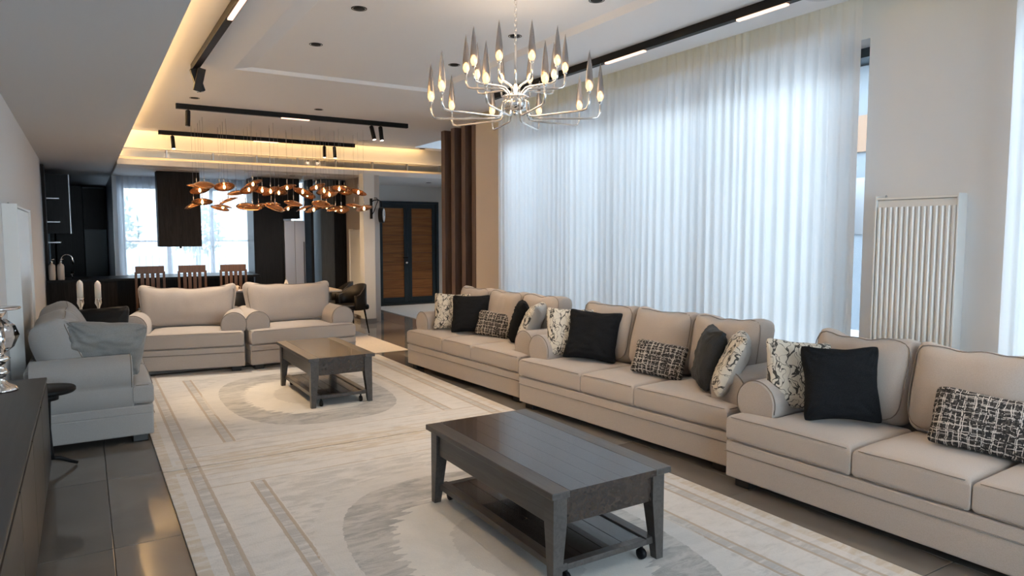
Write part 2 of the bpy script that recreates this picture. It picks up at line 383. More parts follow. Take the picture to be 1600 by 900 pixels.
def pillow_mesh(name, w_, h, t, m, seed=0, n=34, ear=.10, wr=.006):
    """throw pillow standing on its lower edge: x width, z up from 0, front towards -y"""
    mb = MB(); vs = []; fs = []; off = Vector((seed * 3.1, seed, 0)); idx = {}
    def P(i, j, s_):
        u = -1 + 2 * i / n; v = -1 + 2 * j / n
        u = sin(u * pi / 2) * .6 + u * .4; v = sin(v * pi / 2) * .6 + v * .4
        mx_ = max(abs(u), abs(v), 1e-6); sq = 1 / ((abs(u) / mx_) ** 9 + (abs(v) / mx_) ** 9) ** (1 / 9) if mx_ > 1e-3 else 1
        x = w_ / 2 * u * (1 - ear * (1 - v * v) * abs(u)) * sq; z = h / 2 * v * (1 - ear * (1 - u * u) * abs(v)) * sq
        edge = max(abs(u), abs(v)) ** 6
        wav = noise.noise(Vector((x * 9, z * 9, 3.7)) + off) * .010 * edge; x += wav; z += wav * .6 * (1 if v > 0 else .2)
        T = t / 2 * ((1 - u ** 4) * (1 - v ** 4)) ** .55
        T = T * (1 - .12 * (u * u * v * v)) if T > 0 else 0
        nz = noise.noise(Vector((x * 7, z * 7, s_ * 2)) + off) * wr * 1.3 + noise.noise(Vector((u * 3 + v * 2, v * 9, s_)) + off) * wr
        rc = hypot(1 - abs(u), 1 - abs(v)); nz += sin(atan2(1 - abs(v), 1 - abs(u) + 1e-4) * 15 + seed) * wr * 1.1 * max(0, 1 - rc / .9) * min(1, rc * 5)
        return Vector((x, s_ * (T + (nz if T > .01 else 0)), z + h / 2))
    def vid(i, j, s_):
        key = (i, j, 0 if i in (0, n) or j in (0, n) else s_)
        if key not in idx: idx[key] = len(vs); vs.append(P(i, j, s_))
        return idx[key]
    for s_ in (-1, 1):
        for i in range(n):
            for j in range(n): fs.append((vid(i, j, s_), vid(i + 1, j, s_), vid(i + 1, j + 1, s_), vid(i, j + 1, s_)))
    mb.add(vs, fs, True); me = mb.mesh(name, m); return me

# ================================================================== LARGE STRUCTURE
CZ = 3.30
XL = -0.53
# floor: slab with big polished tiles as pieces
fl = struct('floor', MB().box(XL - .1, 9.2, -3.1, 20.4, -.2, -.012), M['grout'])
TS = 1.2; tb = MB().bbox(-.598, .598, -.598, .598, -.012, 0, .0015); t0 = None
for i in range(9):
    for j in range(20):
        cx = XL + .55 + i * TS - .6 + .05; cy = -2.5 + j * TS
        if cx > 5.4 and cy < 8.8: continue
        if t0 is None: t0 = tb.build('floor_tile', M['floor'], fl, (cx, cy, 0))
        else: inst(t0, fl, (cx, cy, 0))
# walls
struct('wall_left', MB().box(XL - .2, XL, -3, 12.82, 0, 2.80), M['wall'])
struct('wall_left', MB().box(XL - .2, XL, -3, 12.82, 2.80, 3.5), M['ceil'])
struct('wall_back', MB().box(XL - .2, .4, -3.2, -3, 0, 3.5).box(4.4, 5.3, -3.2, -3, 0, 3.5).box(.4, 4.4, -3.2, -3, 2.95, 3.5), M['wall'])
wr_ = MB(); wr_.box(4.95, 5.3, 2.04, 3.03, 0, 3.46)
struct('wall_right', wr_, M['wall'])
struct('wall_right', MB().box(4.95, 5.3, -3, -2.3, 0, 3.46), M['wall'])
struct('wall_right', MB().box(4.95, 5.3, 3.03, 8.15, 3.08, 3.46).box(4.95, 5.3, -2.3, 2.04, 3.08, 3.46), M['wall'])
struct('wall_right', MB().box(4.95, 5.3, 8.15, 9.02, 0, 3.46), M['wallcream'])
struct('wall_hall', MB().box(5.3, 9.0, 8.85, 9.02, 0, 3.5), M['wall'])
struct('wall_hall', MB().box(8.6, 8.8, 9.02, 10.2, 0, 3.5).box(8.6, 8.8, 14.8, 15.5, 0, 3.5).box(8.6, 8.8, 10.2, 14.8, 2.7, 3.5), M['wall'])
struct('wall_entry', MB().box(4.75, 5.78, 15.3, 15.5, 0, 2.8).box(7.28, 8.6, 15.3, 15.5, 0, 2.8).box(5.78, 7.28, 15.3, 15.5, 2.40, 2.8), M['white'])
struct('wall_kitchen', MB().box(.56, 3.1, 15.15, 15.4, 0, .80).box(.56, 3.1, 15.15, 15.4, 2.60, 3.3).box(.50, .62, 15.15, 15.4, 0, 3.3).box(3.0, 3.78, 15.15, 15.4, 0, 3.3).box(4.12, 4.75, 15.15, 15.4, 0, 3.3), M['wall'])
struct('wall_kitchen', MB().box(.50, .62, 15.4, 20.2, 0, 2.8), M['blackwood'])
struct('wall_kitchen', MB().box(XL - .2, .62, 20.2, 20.4, 0, 2.8), M['navy'])
struct('wall_kitchen', MB().box(XL - .25, XL - .03, 12.8, 15.8, 0, 2.95).box(XL - .25, XL - .03, 15.8, 18.8, 0, .95).box(XL - .25, XL - .03, 15.8, 18.8, 2.3, 2.95).box(XL - .25, XL - .03, 18.8, 20.2, 0, 2.95), M['blackwood'])
struct('wall_divider', MB().box(4.58, 4.75, 12.42, 15.3, 0, 2.75), M['wallcream'])
# ceilings
tx0, tx1, ty0, ty1 = 1.345, 3.53, 1.0, 7.50
c = MB()
c.box(XL, tx0, -3, 12.62, CZ, CZ + .06); c.box(tx1, 4.68, -3, 9.0, CZ, CZ + .06); c.box(tx1, 5.42, 9.0, 12.62, CZ, CZ + .06)
c.box(tx0, tx1, -3, ty0, CZ, CZ + .06); c.box(tx0, tx1, ty1, 12.62, CZ, CZ + .06)
c.box(5.42, 6.6, 9.0, 11.2, CZ, CZ + .06); c.box(5.42, 6.6, 12.3, 12.62, CZ, CZ + .06); c.box(6.6, 8.6, 9.0, 12.62, CZ, CZ + .06)
c.box(4.68, 5.42, 9.0 - .1, 9.0, CZ, CZ + .06)
ceil = struct('ceiling', c, M['ceil'])
ZT = 3.335; q = .24; q2 = .12
t = MB()
o4 = [(tx0, ty0), (tx1, ty0), (tx1, ty1), (tx0, ty1)]; i4 = [(tx0 + q, ty0 + q), (tx1 - q2, ty0 + q), (tx1 - q2, ty1 - q), (tx0 + q, ty1 - q)]
i4 = [(tx0 + .24, ty0 + .26), (tx1 + .05 - .06, ty0 + .26), (tx1 - .0, ty1 + .0), (tx0 + .24, ty1)]
i4 = [(tx0 + .175, ty0 + .05), (tx1 - .06, ty0 + .05), (tx1 - .06, ty1 - .03), (tx0 + .175, ty1 - .03)]
t.add([(x, y, CZ) for x, y in o4] + [(x, y, ZT) for x, y in i4], [(0, 1, 5, 4), (1, 2, 6, 5), (2, 3, 7, 6), (3, 0, 4, 7), (4, 5, 6, 7)])
struct('ceiling', t, M['ceil'])
struct('ceiling', MB().box(XL - .2, 5.4, -3.2, 12.62, 3.5, 3.6).box(5.3, 5.42, 9, 12.7, 3.36, 3.6), M['ceil'])
struct('ceiling', MB().box(4.62, 4.95, -3, 9.0, 3.46, 3.5), M['ceil'])
struct('ceiling', MB().box(XL, .50, -3, 12.82, 2.80, 2.95), M['soffit'])
struct('ceiling', MB().box(XL - .25, .50, 12.82, 20.2, 2.80, 2.95), M['soffit'])
struct('ceiling', MB().box(.50, 4.75, 13.1, 15.15, 2.75, 2.85).box(4.75, 8.6, 13.1, 15.3, 2.78, 2.88), M['ceil'])
# skylight shaft and glazing over the hall
struct('ceiling', MB().box(5.36, 5.42, 11.2, 12.3, CZ + .06, 3.75).box(6.6, 6.66, 11.2, 12.3, CZ + .06, 3.75).box(5.36, 6.66, 11.14, 11.2, CZ + .06, 3.75).box(5.36, 6.66, 12.3, 12.36, CZ + .06, 3.75), M['white'])
struct('window_4', MB().box(5.42, 6.6, 11.2, 12.3, 3.70, 3.71), M['glassw'])
struct('ceiling', MB().box(5.42, 9, 8.9, 11.14, 3.5, 3.6).box(6.7, 9, 11.1, 12.7, 3.5, 3.6).box(5.42, 9, 12.36, 15.5, 3.5, 3.6).box(XL, 5.42, 12.6, 15.5, 3.5, 3.6), M['ceil'])
# ceiling-high beam over the dining end: fascia, mirror band, lit ledge
beam = struct('trim_1', MB().box(.50, 8.6, 12.80, 12.95, 3.05, 3.5), M['ceil'])
struct('trim_2', MB().box(.50, 8.6, 12.62, 13.2, 2.755, 2.80).box(.50, 8.6, 12.62, 12.66, 2.80, 2.845), M['ceil'])
struct('trim_3', MB().box(.50, 8.6, 13.02, 13.1, 2.80, 3.10).box(.50, 8.6, 12.97, 13.02, 2.80, 2.915), M['wallcream'])
struct('trim_4', MB().box(.52, 8.5, 12.675, 12.69, 2.80, 2.83), M['ledw'])
mp_ = None; bm_ = thing('mirror_band', 'long bronze mirror band in panels above the lit dining ledge', 'mirror', (.52, 13.0, 2.92))
for i in range(11):
    x0 = i * .72
    if mp_ is None:
        mp_ = MB().box(.01, .70, 0, .012, 0, .13).build('mirror_panel', M['mirror'], bm_); st_ = MB().box(-.012, .012, -.03, .012, 0, .13).build('post', M['steel'], bm_)
    else: inst(mp_, bm_, (x0, (i % 3) * .004, 0)); inst(st_, bm_, (x0, 0, 0))
# pillar
struct('trim_5', MB().box(4.36, 4.57, 12.2, 12.42, 0, 2.755), M['white'])
struct('baseboard_pillar', MB().box(4.35, 4.58, 12.19, 12.43, 0, .09), M['steel'])
struct('baseboard_left', MB().box(XL, XL + .012, -3, 12.8, 0, .08), M['grout'])
# strip glow in the curtain recess
struct('trim_6', MB().box(4.683, 4.70, -2.6, 8.9, 3.315, 3.335), M['ledy'])

# windows: frames + glass
def window(name, x, y0, y1, z0, z1, nm):
    f = MB(); W = .07
    f.box(x - .04, x + .04, y0, y1, z0, z0 + W).box(x - .04, x + .04, y0, y1, z1 - W, z1)
    for k in range(nm + 1):
        yy = y0 + (y1 - y0 - W) * k / nm; f.box(x - .04, x + .04, yy, yy + W, z0, z1)
    fo = struct(name, f, M['doorframe'])
    for k in range(nm):
        a = y0 + W + (y1 - y0 - W) * k / nm; b_ = y0 + (y1 - y0 - W) * (k + 1) / nm
        MB().box(x - .005, x + .005, a, b_, z0 + W, z1 - W).build('pane', M['glassw'], fo)
_bw = struct('added_window_6', MB().box(.4, .47, -3.12, -3.04, 0, 2.95).box(4.33, 4.4, -3.12, -3.04, 0, 2.95).box(2.36, 2.44, -3.12, -3.04, 0, 2.95).box(.4, 4.4, -3.12, -3.04, 2.88, 2.95).box(.4, 4.4, -3.12, -3.04, 0, .07), M['doorframe'])  # unseen window added behind the camera for cool daylight fill
for a in (.47, 2.44): MB().box(a, a + 1.89, -3.085, -3.075, .07, 2.88).build('pane', M['glassw'], _bw)
window('window_1', 5.22, 3.03, 8.15, .02, 3.08, 4)
window('window_2', 5.22, -2.3, 2.04, .02, 3.08, 3)
window('added_window_7', XL - .15, 15.8, 18.8, .95, 2.3, 2)  # unseen window added to throw bluish daylight on the niche ceiling
window('added_window_8', 8.7, 10.2, 14.8, .0, 2.7, 3)  # out-of-view window added so daylight brightens the entry hall
# kitchen window in the far wall (along x)
f = MB(); W = .07
for a in (.62, 1.4, 2.2, 2.93): f.box(a, a + W, 15.2, 15.28, .8, 2.6)
f.box(.62, 3.0, 15.2, 15.28, .8, .87).box(.62, 3.0, 15.2, 15.28, 2.53, 2.6).box(.62, 3.0, 15.2, 15.28, 1.5, 1.53)
w3 = struct('window_3', f, M['white'])
for a in (.69, 1.47, 2.27): MB().box(a, a + .7, 15.235, 15.245, .87, 2.53).build('pane', M['glassw'], w3)
w5 = struct('window_5', MB().box(3.78, 3.82, 15.2, 15.28, 0, 2.75).box(4.08, 4.12, 15.2, 15.28, 0, 2.75), M['white'])
MB().box(3.82, 4.08, 15.235, 15.245, 0, 2.75).build('pane', M['glassw'], w5)

# entry double door: blue-black metal frames, horizontal knotted boards
def door(x0, x1, name, hinge):
    f = MB(); y = 15.3
    f.bbox(x0, x0 + .10, y - .05, y + .05, .02, 2.36).bbox(x1 - .10, x1, y - .05, y + .05, .02, 2.36)
    f.bbox(x0 + .1, x1 - .1, y - .05, y + .05, .02, .16).bbox(x0 + .1, x1 - .1, y - .05, y + .05, 2.26, 2.36)
    f.box(x0 + .1, x1 - .1, y + .028, y + .04, .16, 2.26)
    d = struct(name, f, M['doorframe']); n = 10; b0 = None
    for k in range(n):
        hgt = 2.10 / n
        o = MB().bbox(x0 + .1, x1 - .1, y - .03 - (k % 3) * .002, y + .03, .16 + k * hgt + .003, .16 + (k + 1) * hgt - .003, .002).build('board', M['pine'], d)
        o.location = (0, 0, 0)
    return d
struct('trim_7', MB().box(5.74, 5.80, 15.22, 15.4, 0, 2.42).box(7.26, 7.32, 15.22, 15.4, 0, 2.42).box(5.80, 7.26, 15.22, 15.4, 2.36, 2.42), M['doorframe'])
struct('trim_10', MB().box(5.74, 7.32, 15.2, 15.5, 0, .03), M['doorframe'])
d1 = door(5.80, 6.53, 'door_1', 0); d2 = door(6.53, 7.26, 'door_2', 1)
MB().lathe([(.012, 0), (.012, .05)], 10, Matrix.Translation((6.49, 15.25, 1.10)) @ Matrix.Rotation(rad(90), 4, 'X')).bbox(6.38, 6.50, 15.18, 15.20, 1.09, 1.11, .004).build('handle', M['black'], d1)
MB().lathe([(.028, 0), (.028, .015), (.02, .02)], 14, Matrix.Translation((6.49, 15.25, .98)) @ Matrix.Rotation(rad(90), 4, 'X')).build('lock', M['chrome'], d1)

# outside: ground, neighbouring house, shrubs
struct('ground', MB().box(-40, 60, -40, 70, -.6, -.25), M['ground'])
hs = thing('neighbour_house', 'pale rendered house with dark window band outside the gap by curtain', 'house', (13, 8, -.25))
MB().box(0, 6, -6, 9, 0, 5.15).build('wall', M['render'], hs); MB().box(-.5, 6.2, -6.2, 9.2, 5.18, 5.45).build('roof', M['doorframe'], hs)
MB().box(-.06, .05, -6, 9, 3.5, 4.2).build('balcony_band', M['tan'], hs); MB().box(-.04, .05, -6, 9, 1.9, 3.0).build('window_band', M['steel'], hs)
def shrub(loc, r, label, seed, name='shrub', cat='shrub'):
    th = thing(name, label, cat, loc, 0, 'plants outside the windows'); mb = MB(); random.seed(seed)
    for k in range(420):
        p = Vector((random.gauss(0, 1), random.gauss(0, 1), random.gauss(0, 1))).normalized() * r * random.uniform(.55, 1); p.z = p.z * 1.1 + r * 1.3
        a = Vector((random.gauss(0, 1), random.gauss(0, 1), random.gauss(0, 1))).normalized() * r * .13; b_ = a.orthogonal().normalized() * r * .06
        mb.add([p - a, p + b_, p + a, p - b_], [(0, 1, 2, 3)])
    fo = mb.build('foliage', M['leaf'], th); fo['kind'] = 'stuff'
    MB().tube([(0, 0, 0), (r * .05, 0, r * .8), (0, .03, r * 1.5)], [r * .09, r * .07, r * .03], 7).build('stem', M['bark'], th)
shrub((6.6, 3.75, -.25), .42, 'green shrub outside below the gap beside the white wall pier', 1)
shrub((0.9, 44, -.25), 1.9, 'blurred tree outside behind the left kitchen sheer curtain', 2, 'tree', 'tree')
shrub((5.9, 46, -.25), 1.6, 'blurred tree outside behind the right kitchen sheer curtain', 3, 'tree', 'tree')
random.seed(11)

# ================================================================== CURTAINS
def curtain(name, p0, p1, z0, z1, label, m, pitch=.15, amp=.035, seed=1, cat='curtain'):
    p0 = Vector(p0); p1 = Vector(p1); L = (p1 - p0).length; d = (p1 - p0) / L; nrm = Vector((-d.y, d.x)); n = int(L / .010)
    rnd = random.Random(seed); vs = []; fs = []; rows = 7; ph = 0; out = []
    for i in range(n + 1):
        s_ = L * i / n
        lp = pitch * (.85 + .5 * noise.noise(Vector((s_ * 2.3, seed, 0)))); ph += (L / n) / lp * 2 * pi
        out.append((s_, ph))
    for k in range(rows):
        z = z0 + (z1 - z0) * k / (rows - 1); tt = 1 - k / (rows - 1)
        for s_, ph in out:
            a = amp * (.75 + .5 * tt) * (.8 + .6 * noise.noise(Vector((s_ * 3, tt * 1.2, seed))))
            off = sin(ph) * a + .35 * a * sin(ph * 2 + 1 + tt) + .012 * noise.noise(Vector((s_ * 9, tt * 2, seed + 5)))
            p = p0 + d * s_ + nrm * off; vs.append((p.x, p.y, z))
    for k in range(rows - 1):
        for i in range(n): a = k * (n + 1) + i; fs.append((a, a + 1, a + n + 2, a + n + 1))
    o = MB().add(vs, fs, True).build(name, m); tag(o, label, cat); return o
curtain('sheer_curtain', (4.80, 3.0), (4.80, 8.10), .02, 3.40, 'long white sheer curtain hanging behind the three beige sofas', M['sheer'], .12, .016, 2)
curtain('sheer_curtain', (4.80, -2.4), (4.80, 2.03), .02, 3.40, 'white sheer curtain at the right photo edge, past the ribbed radiator', M['sheer'], .12, .016, 5)
curtain('sheer_curtain', (.56, 14.95), (3.0, 14.95), .3, 2.74, 'sheer white curtain across the far kitchen window', M['sheerk'], .13, .03, 7)
curtain('sheer_curtain', (3.80, 14.9), (4.05, 14.9), .02, 2.74, 'narrow pale curtain strip between fridge and slate cabinet', M['sheerk'], .10, .03, 9)

# wooden fins
fin = None
for k, yy in enumerate((9.12, 9.45, 9.80, 10.15)):
    lb = ['nearest tall brown wooden fin, widest, beside the cream wall end', 'second tall brown wooden fin from the cream wall', 'third tall brown wooden fin from the cream wall', 'farthest tall brown wooden fin, closest to the entry door'][k]
    if fin is None: fin = MB().bbox(-.15, .15, -.06, .06, 0, CZ, .004).build('wooden_fin', M['finwood']); o = fin
    else: o = fin.copy(); COL.objects.link(o)
    o.location = (5.115, yy, 0); tag(o, lb, 'room divider', 'wooden divider fins')

# ================================================================== CEILING FIXTURES
def track(name, label, L, leds, spots, loc, rz):
    t = thing(name, label, 'track light', loc, rz)
    MB().bbox(0, L, -.03, .03, -.065, 0, .003).build('rail', M['black'], t)
    for a, b_ in leds: MB().bbox(a, b_, -.018, .018, -.078, -.06, .003).build('linear_lamp', M['led'], t)
    for (a, tilt, side, pw, on) in spots:
        rot = Matrix.Translation((a, 0, -.075)) @ Matrix.Rotation(rad(tilt), 4, 'Y') @ Matrix.Rotation(rad(side), 4, 'X')
        h = MB().lathe([(.027, -.20), (.03, -.195), (.03, -.01), (.024, 0)], 18, rot).lathe([(.01, -.0), (.01, .02)], 8, rot).build('spot_head', M['black'], t)
        MB().lathe([(.022, -.206), (.022, -.199)], 16, rot).build('lens', M['bulbw'] if on else M['steel'], h)
        if pw:
            wm = Matrix.Translation(loc) @ Matrix.Rotation(rz, 4, 'Z') @ rot; p = wm @ Vector((0, 0, -.23)); q_ = wm @ Vector((0, 0, -2))
            spot(p, q_, pw, ang=50)
    return t
ZC = CZ
track('ceiling_track', 'black ceiling track crossing nearest the coffee tables, two lit spots', 3.15, [(1.30, 1.68)],
      [(.14, 3, 0, 0, 0), (2.58, -10, -8, 60, 1), (2.72, -4, -5, 60, 1)], (1.06, 9.80, ZC), 0)
track('ceiling_track', 'far black ceiling track in front of the lit dining ledge', 3.22, [(1.45, 1.86)],
      [(.20, -4, 0, 40, 1), (2.66, 0, 0, 30, 1), (2.84, -3, 0, 30, 1)], (1.08, 12.45, ZC), 0)
tl = track('ceiling_track', 'black ceiling track along the gold-lit soffit at left', 4.9, [(1.95, 3.2)], [], (.985, 7.50, ZC), rad(-90))
for k, (dx, ty, tz) in enumerate(((-.02, 18, 4), (.05, -12, 10))):
    rot = Matrix.Translation((.10 + k * .05, dx * 1.0, -.06)) @ Matrix.Rotation(rad(ty), 4, 'X') @ Matrix.Rotation(rad(tz), 4, 'Y')
    h = MB().bbox(-.035, .035, -.035, .035, -.22, 0, .004, rot).build('spot_head', M['black'], tl)
    MB().lathe([(.022, -.226), (.022, -.219)], 16, rot).build('lens', M['steel'], h)
tr_ = track('ceiling_track', 'black ceiling track running above the long sofas, two glowing bars', 5.4, [(2.10, 2.62), (3.62, 4.05)], [], (4.19, 7.22, ZC), rad(-90))
# recessed downlights
dl = None
def downlight(x, y, z, label, pw, tgt=None):
    global dl
    if dl is None:
        dl = thing('downlight', label, 'downlight', (x, y, z), 0, 'recessed ceiling downlights')
        MB().lathe([(.052, -.004), (.058, -.004), (.058, .001), (.040, .001), (.036, -.001)], 24, cap=False).build('trim_ring', M['black'], dl)
        MB().lathe([(.044, -.0035), (.044, -.0015)], 24).build('baffle', M['dark'], dl); o = dl
    else:
        o = copy_tree(dl); o.location = (x, y, z); o['label'] = label
    if pw: spot((x, y, z - .02), tgt or (x, y, 0), pw, (1.0, .86, .70), 75, .8, .02)
names = ['left row, nearest', 'left row, farther', 'right row, above the chandelier', 'right row, farthest', 'right row, nearest, cut by the top edge']
for (x, y), nm in zip(((1.825, 5.13), (1.83, 6.28), (3.20, 5.13), (3.216, 6.30), (3.22, 4.05)), names):
    downlight(x, y, ZT, 'black recessed downlight in the ceiling tray, ' + nm, 22)
downlight(1.825, 4.0, ZT, 'black recessed downlight in the ceiling tray beyond the top photo edge, left row', 22)
downlight(1.217, 9.30, ZC, 'black recessed downlight near the soffit, left of the crossing track', 150, (1.05, 9.15, .9))
downlight(2.724, 9.285, ZC, 'black recessed downlight behind the middle of the crossing track', 25, (2.5, 9.1, .6))
downlight(5.65, 12.45, ZC, 'black recessed downlight beside the hall skylight', 0)
for x, y, z, lb in ((4.42, 3.05, CZ, 'round grey speaker grille in the ceiling near the glowing track bar'), (4.36, 12.0, CZ, 'round grey speaker grille in the ceiling left of the hall skylight')):
    o = MB().lathe([(.13, -.004), (.135, -.004), (.135, 0)], 32).build('ceiling_speaker', M['soffit'], None, (x, y, z)); tag(o, lb, 'speaker')

# ================================================================== CHROME CHANDELIER
CH = (2.65, 4.24)
ch = thing('chandelier', 'chrome two-tier chandelier with twenty smoky glass spikes over near table', 'chandelier', (CH[0], CH[1], 0))
MB().lathe([(.02, 2.52), (.075, 2.53), (.085, 2.56), (.085, 2.62), (.06, 2.64), (.015, 2.65)], 24).build('hub', M['chrome'], ch)
MB().tube([(0, 0, 2.64), (0, 0, 2.98)], .009, 8).build('rod', M['chrome'], ch)
chain = MB(); z = 2.98; k = 0
while z < 3.30:
    R_ = Matrix.Translation((0, 0, z + .02)) @ Matrix.Rotation(rad(90 * (k % 2)), 4, 'Z')
    chain.tube([(cos(a) * .010, 0, sin(a) * .022) for a in [2 * pi * i / 10 for i in range(10)]], .003, 5, True, R_); z += .034; k += 1
chain.build('chain', M['chrome'], ch); MB().lathe([(.055, 3.315), (.06, 3.32), (.06, 3.335)], 20).build('canopy', M['chrome'], ch)
bulb_me = MB().lathe([(.004, 0), (.011, .006), (.017, .022), (.018, .034), (.012, .052), (.004, .066)], 14).mesh('bulb', M['bulb'])
spk_me = MB().lathe([(.013, .0), (.024, .018), (.0265, .045), (.024, .09), (.013, .19), (.001, .265)], 12, cap=False).mesh('glass_spike', M['smoke'])
az = atan2(CH[1], CH[0])
MB().lathe([(.006, 2.65), (.014, 2.67), (.012, 2.70), (.002, 2.73)], 12).build('bulb', M['bulb'], ch)
MB().lathe([(.0, 2.49), (.02, 2.50), (.012, 2.525)], 12).build('finial', M['chrome'], ch)
for tier in range(2):
    R0, ze, zb = ((.60, 2.47, 2.59), (.35, 2.68, 2.79))[tier]
    for k in range(10):
        a = az + rad(18 + 36 * k); ca, sa = cos(a), sin(a); pts = []
        if tier == 0: prof = [(.07, 2.60), (.095, 2.58), (.10, 2.52), (.125, ze + .005), (.17, ze), (R0 - .06, ze), (R0 - .02, ze + .008), (R0, ze + .04), (R0, zb)]
        else: prof = [(.05, 2.62), (.06, 2.65), (.09, ze - .005), (.12, ze), (R0 - .05, ze), (R0 - .015, ze + .008), (R0, ze + .035), (R0, zb)]
        pts = [(r * ca, r * sa, z) for r, z in prof]
        am = MB().tube(pts, .0075, 8).lathe([(.012, 0), (.016, .006), (.012, .012)], 10, Matrix.Translation((R0 * ca, R0 * sa, zb - .008))).build('arm', M['chrome'], ch)
        for me, nm in ((bulb_me, 'bulb'), (spk_me, 'glass_spike')):
            o = bpy.data.objects.new(nm, me); COL.objects.link(o); o.parent = am; o.location = (R0 * ca, R0 * sa, zb + (.004 if nm == 'bulb' else .002))
l = bpy.data.lights.new('chandelier_glow', 'POINT'); l.energy = 7; l.color = (1, .76, .52); l.shadow_soft_size = .3
o = bpy.data.objects.new('chandelier_glow', l); COL.objects.link(o); o.location = (CH[0], CH[1], 2.72)

# ================================================================== DINING PENDANTS
pend = None; sh = MB().lathe([(.0, .026), (.05, .022), (.11, .006), (.145, -.012), (.142, -.016), (.10, .0), (.045, .015), (.0, .018)], 24, cap=False)
canopy_pts = ((1.55, 'left'), (3.55, 'right'))
n = 0
for i in range(8):
    for j in range(5):
        x = 1.50 + i * .335 + random.uniform(-.05, .05); y = 10.75 + j * .29 + random.uniform(-.04, .04)
        lo = (i + j) % 2; z = 2.19 + .05 * sin(i * 1.3 + j) if lo else 2.42 + .05 * sin(i * .9 + j * 2)
        if lo: z = 2.10 + .04 * sin(i * 1.7 + j)
        else: z = 2.36 + .05 * sin(i * 1.1 + j * 2)
        tx, ty_ = random.uniform(-.45, .45), random.uniform(-.45, .45)
        side = ['nearest', 'second', 'middle', 'fourth', 'farthest'][j]; colm = ['first', 'second', 'third', 'fourth', 'fifth', 'sixth', 'seventh', 'last'][i]
        lb = 'copper glass disc pendant hung %s, %s column from left, %s row from camera' % ('low' if lo else 'high', colm, side)
        if pend is None:
            pend = thing('disc_pendant', lb, 'pendant lamp', (x, y, z), 0, 'copper disc pendants over the dining table')
            cord = MB().tube([(0, 0, .03), (0, 0, 1)], .0018, 5).build('cord', M['steel'], pend)
            tubeb = MB().tube([(0, 0, .02), (0, 0, .12)], .006, 8).build('stem', M['chrome'], pend)
            shd = sh.build('glass_disc', M['amber'], pend); bb = MB().lathe([(.003, -.045), (.014, -.035), (.018, -.015), (.012, .005), (.006, .015)], 12).build('bulb', M['bulb'], pend); P_ = pend
        else:
            P_ = copy_tree(pend); P_.location = (x, y, z); P_['label'] = lb
        for chd in P_.children:
            if chd.name.startswith('cord'): chd.scale = (1, 1, (CZ - z - .03) / .97); chd.location = (0, 0, .03 - .03 * (CZ - z - .03) / .97)
            if chd.name.startswith('glass_disc'): chd.rotation_euler = (tx, ty_, 0)
l = bpy.data.lights.new('pendant_glow', 'AREA'); l.shape = 'RECTANGLE'; l.size = 2.2; l.size_y = 1; l.energy = 22; l.color = (1, .66, .36)
o = bpy.data.objects.new('pendant_glow', l); COL.objects.link(o); o.location = (2.7, 11.3, 2.02)

# ================================================================== RUGS
def rug(label, cx, y0, y1, x0, x1, cy, m, z=0, name='patterned_rug', th=.012):
    o = MB().bbox(x0 - cx, x1 - cx, y0 - cy, y1 - cy, 0, th, .003).build(name, m, None, (cx, cy, z)); tag(o, label, 'rug'); return o
rug('ivory and grey medallion rug under the near coffee table', 1.88, .78, 5.22, .40, 3.37, 3.0, rug_mat('rug_pattern_near', 1.485, 2.22))
rug('ivory and grey medallion rug under the far coffee table', 1.88, 5.235, 8.93, .40, 3.37, 7.09, rug_mat('rug_pattern_far', 1.485, 1.85))
rug('plain beige rug beyond the armchairs, under the dining table', 2.2, 9.10, 12.02, .45, 3.90, 10.6, fabric('beige_rug', (0.52, 0.46, 0.40), (0.57, 0.51, 0.45), 30), name='dining_rug', th=.004)
rug('pale grey rug in front of the wooden entry doors', 6.4, 11.9, 14.9, 5.45, 7.5, 13.4, M['hallrug'], name='hall_rug')

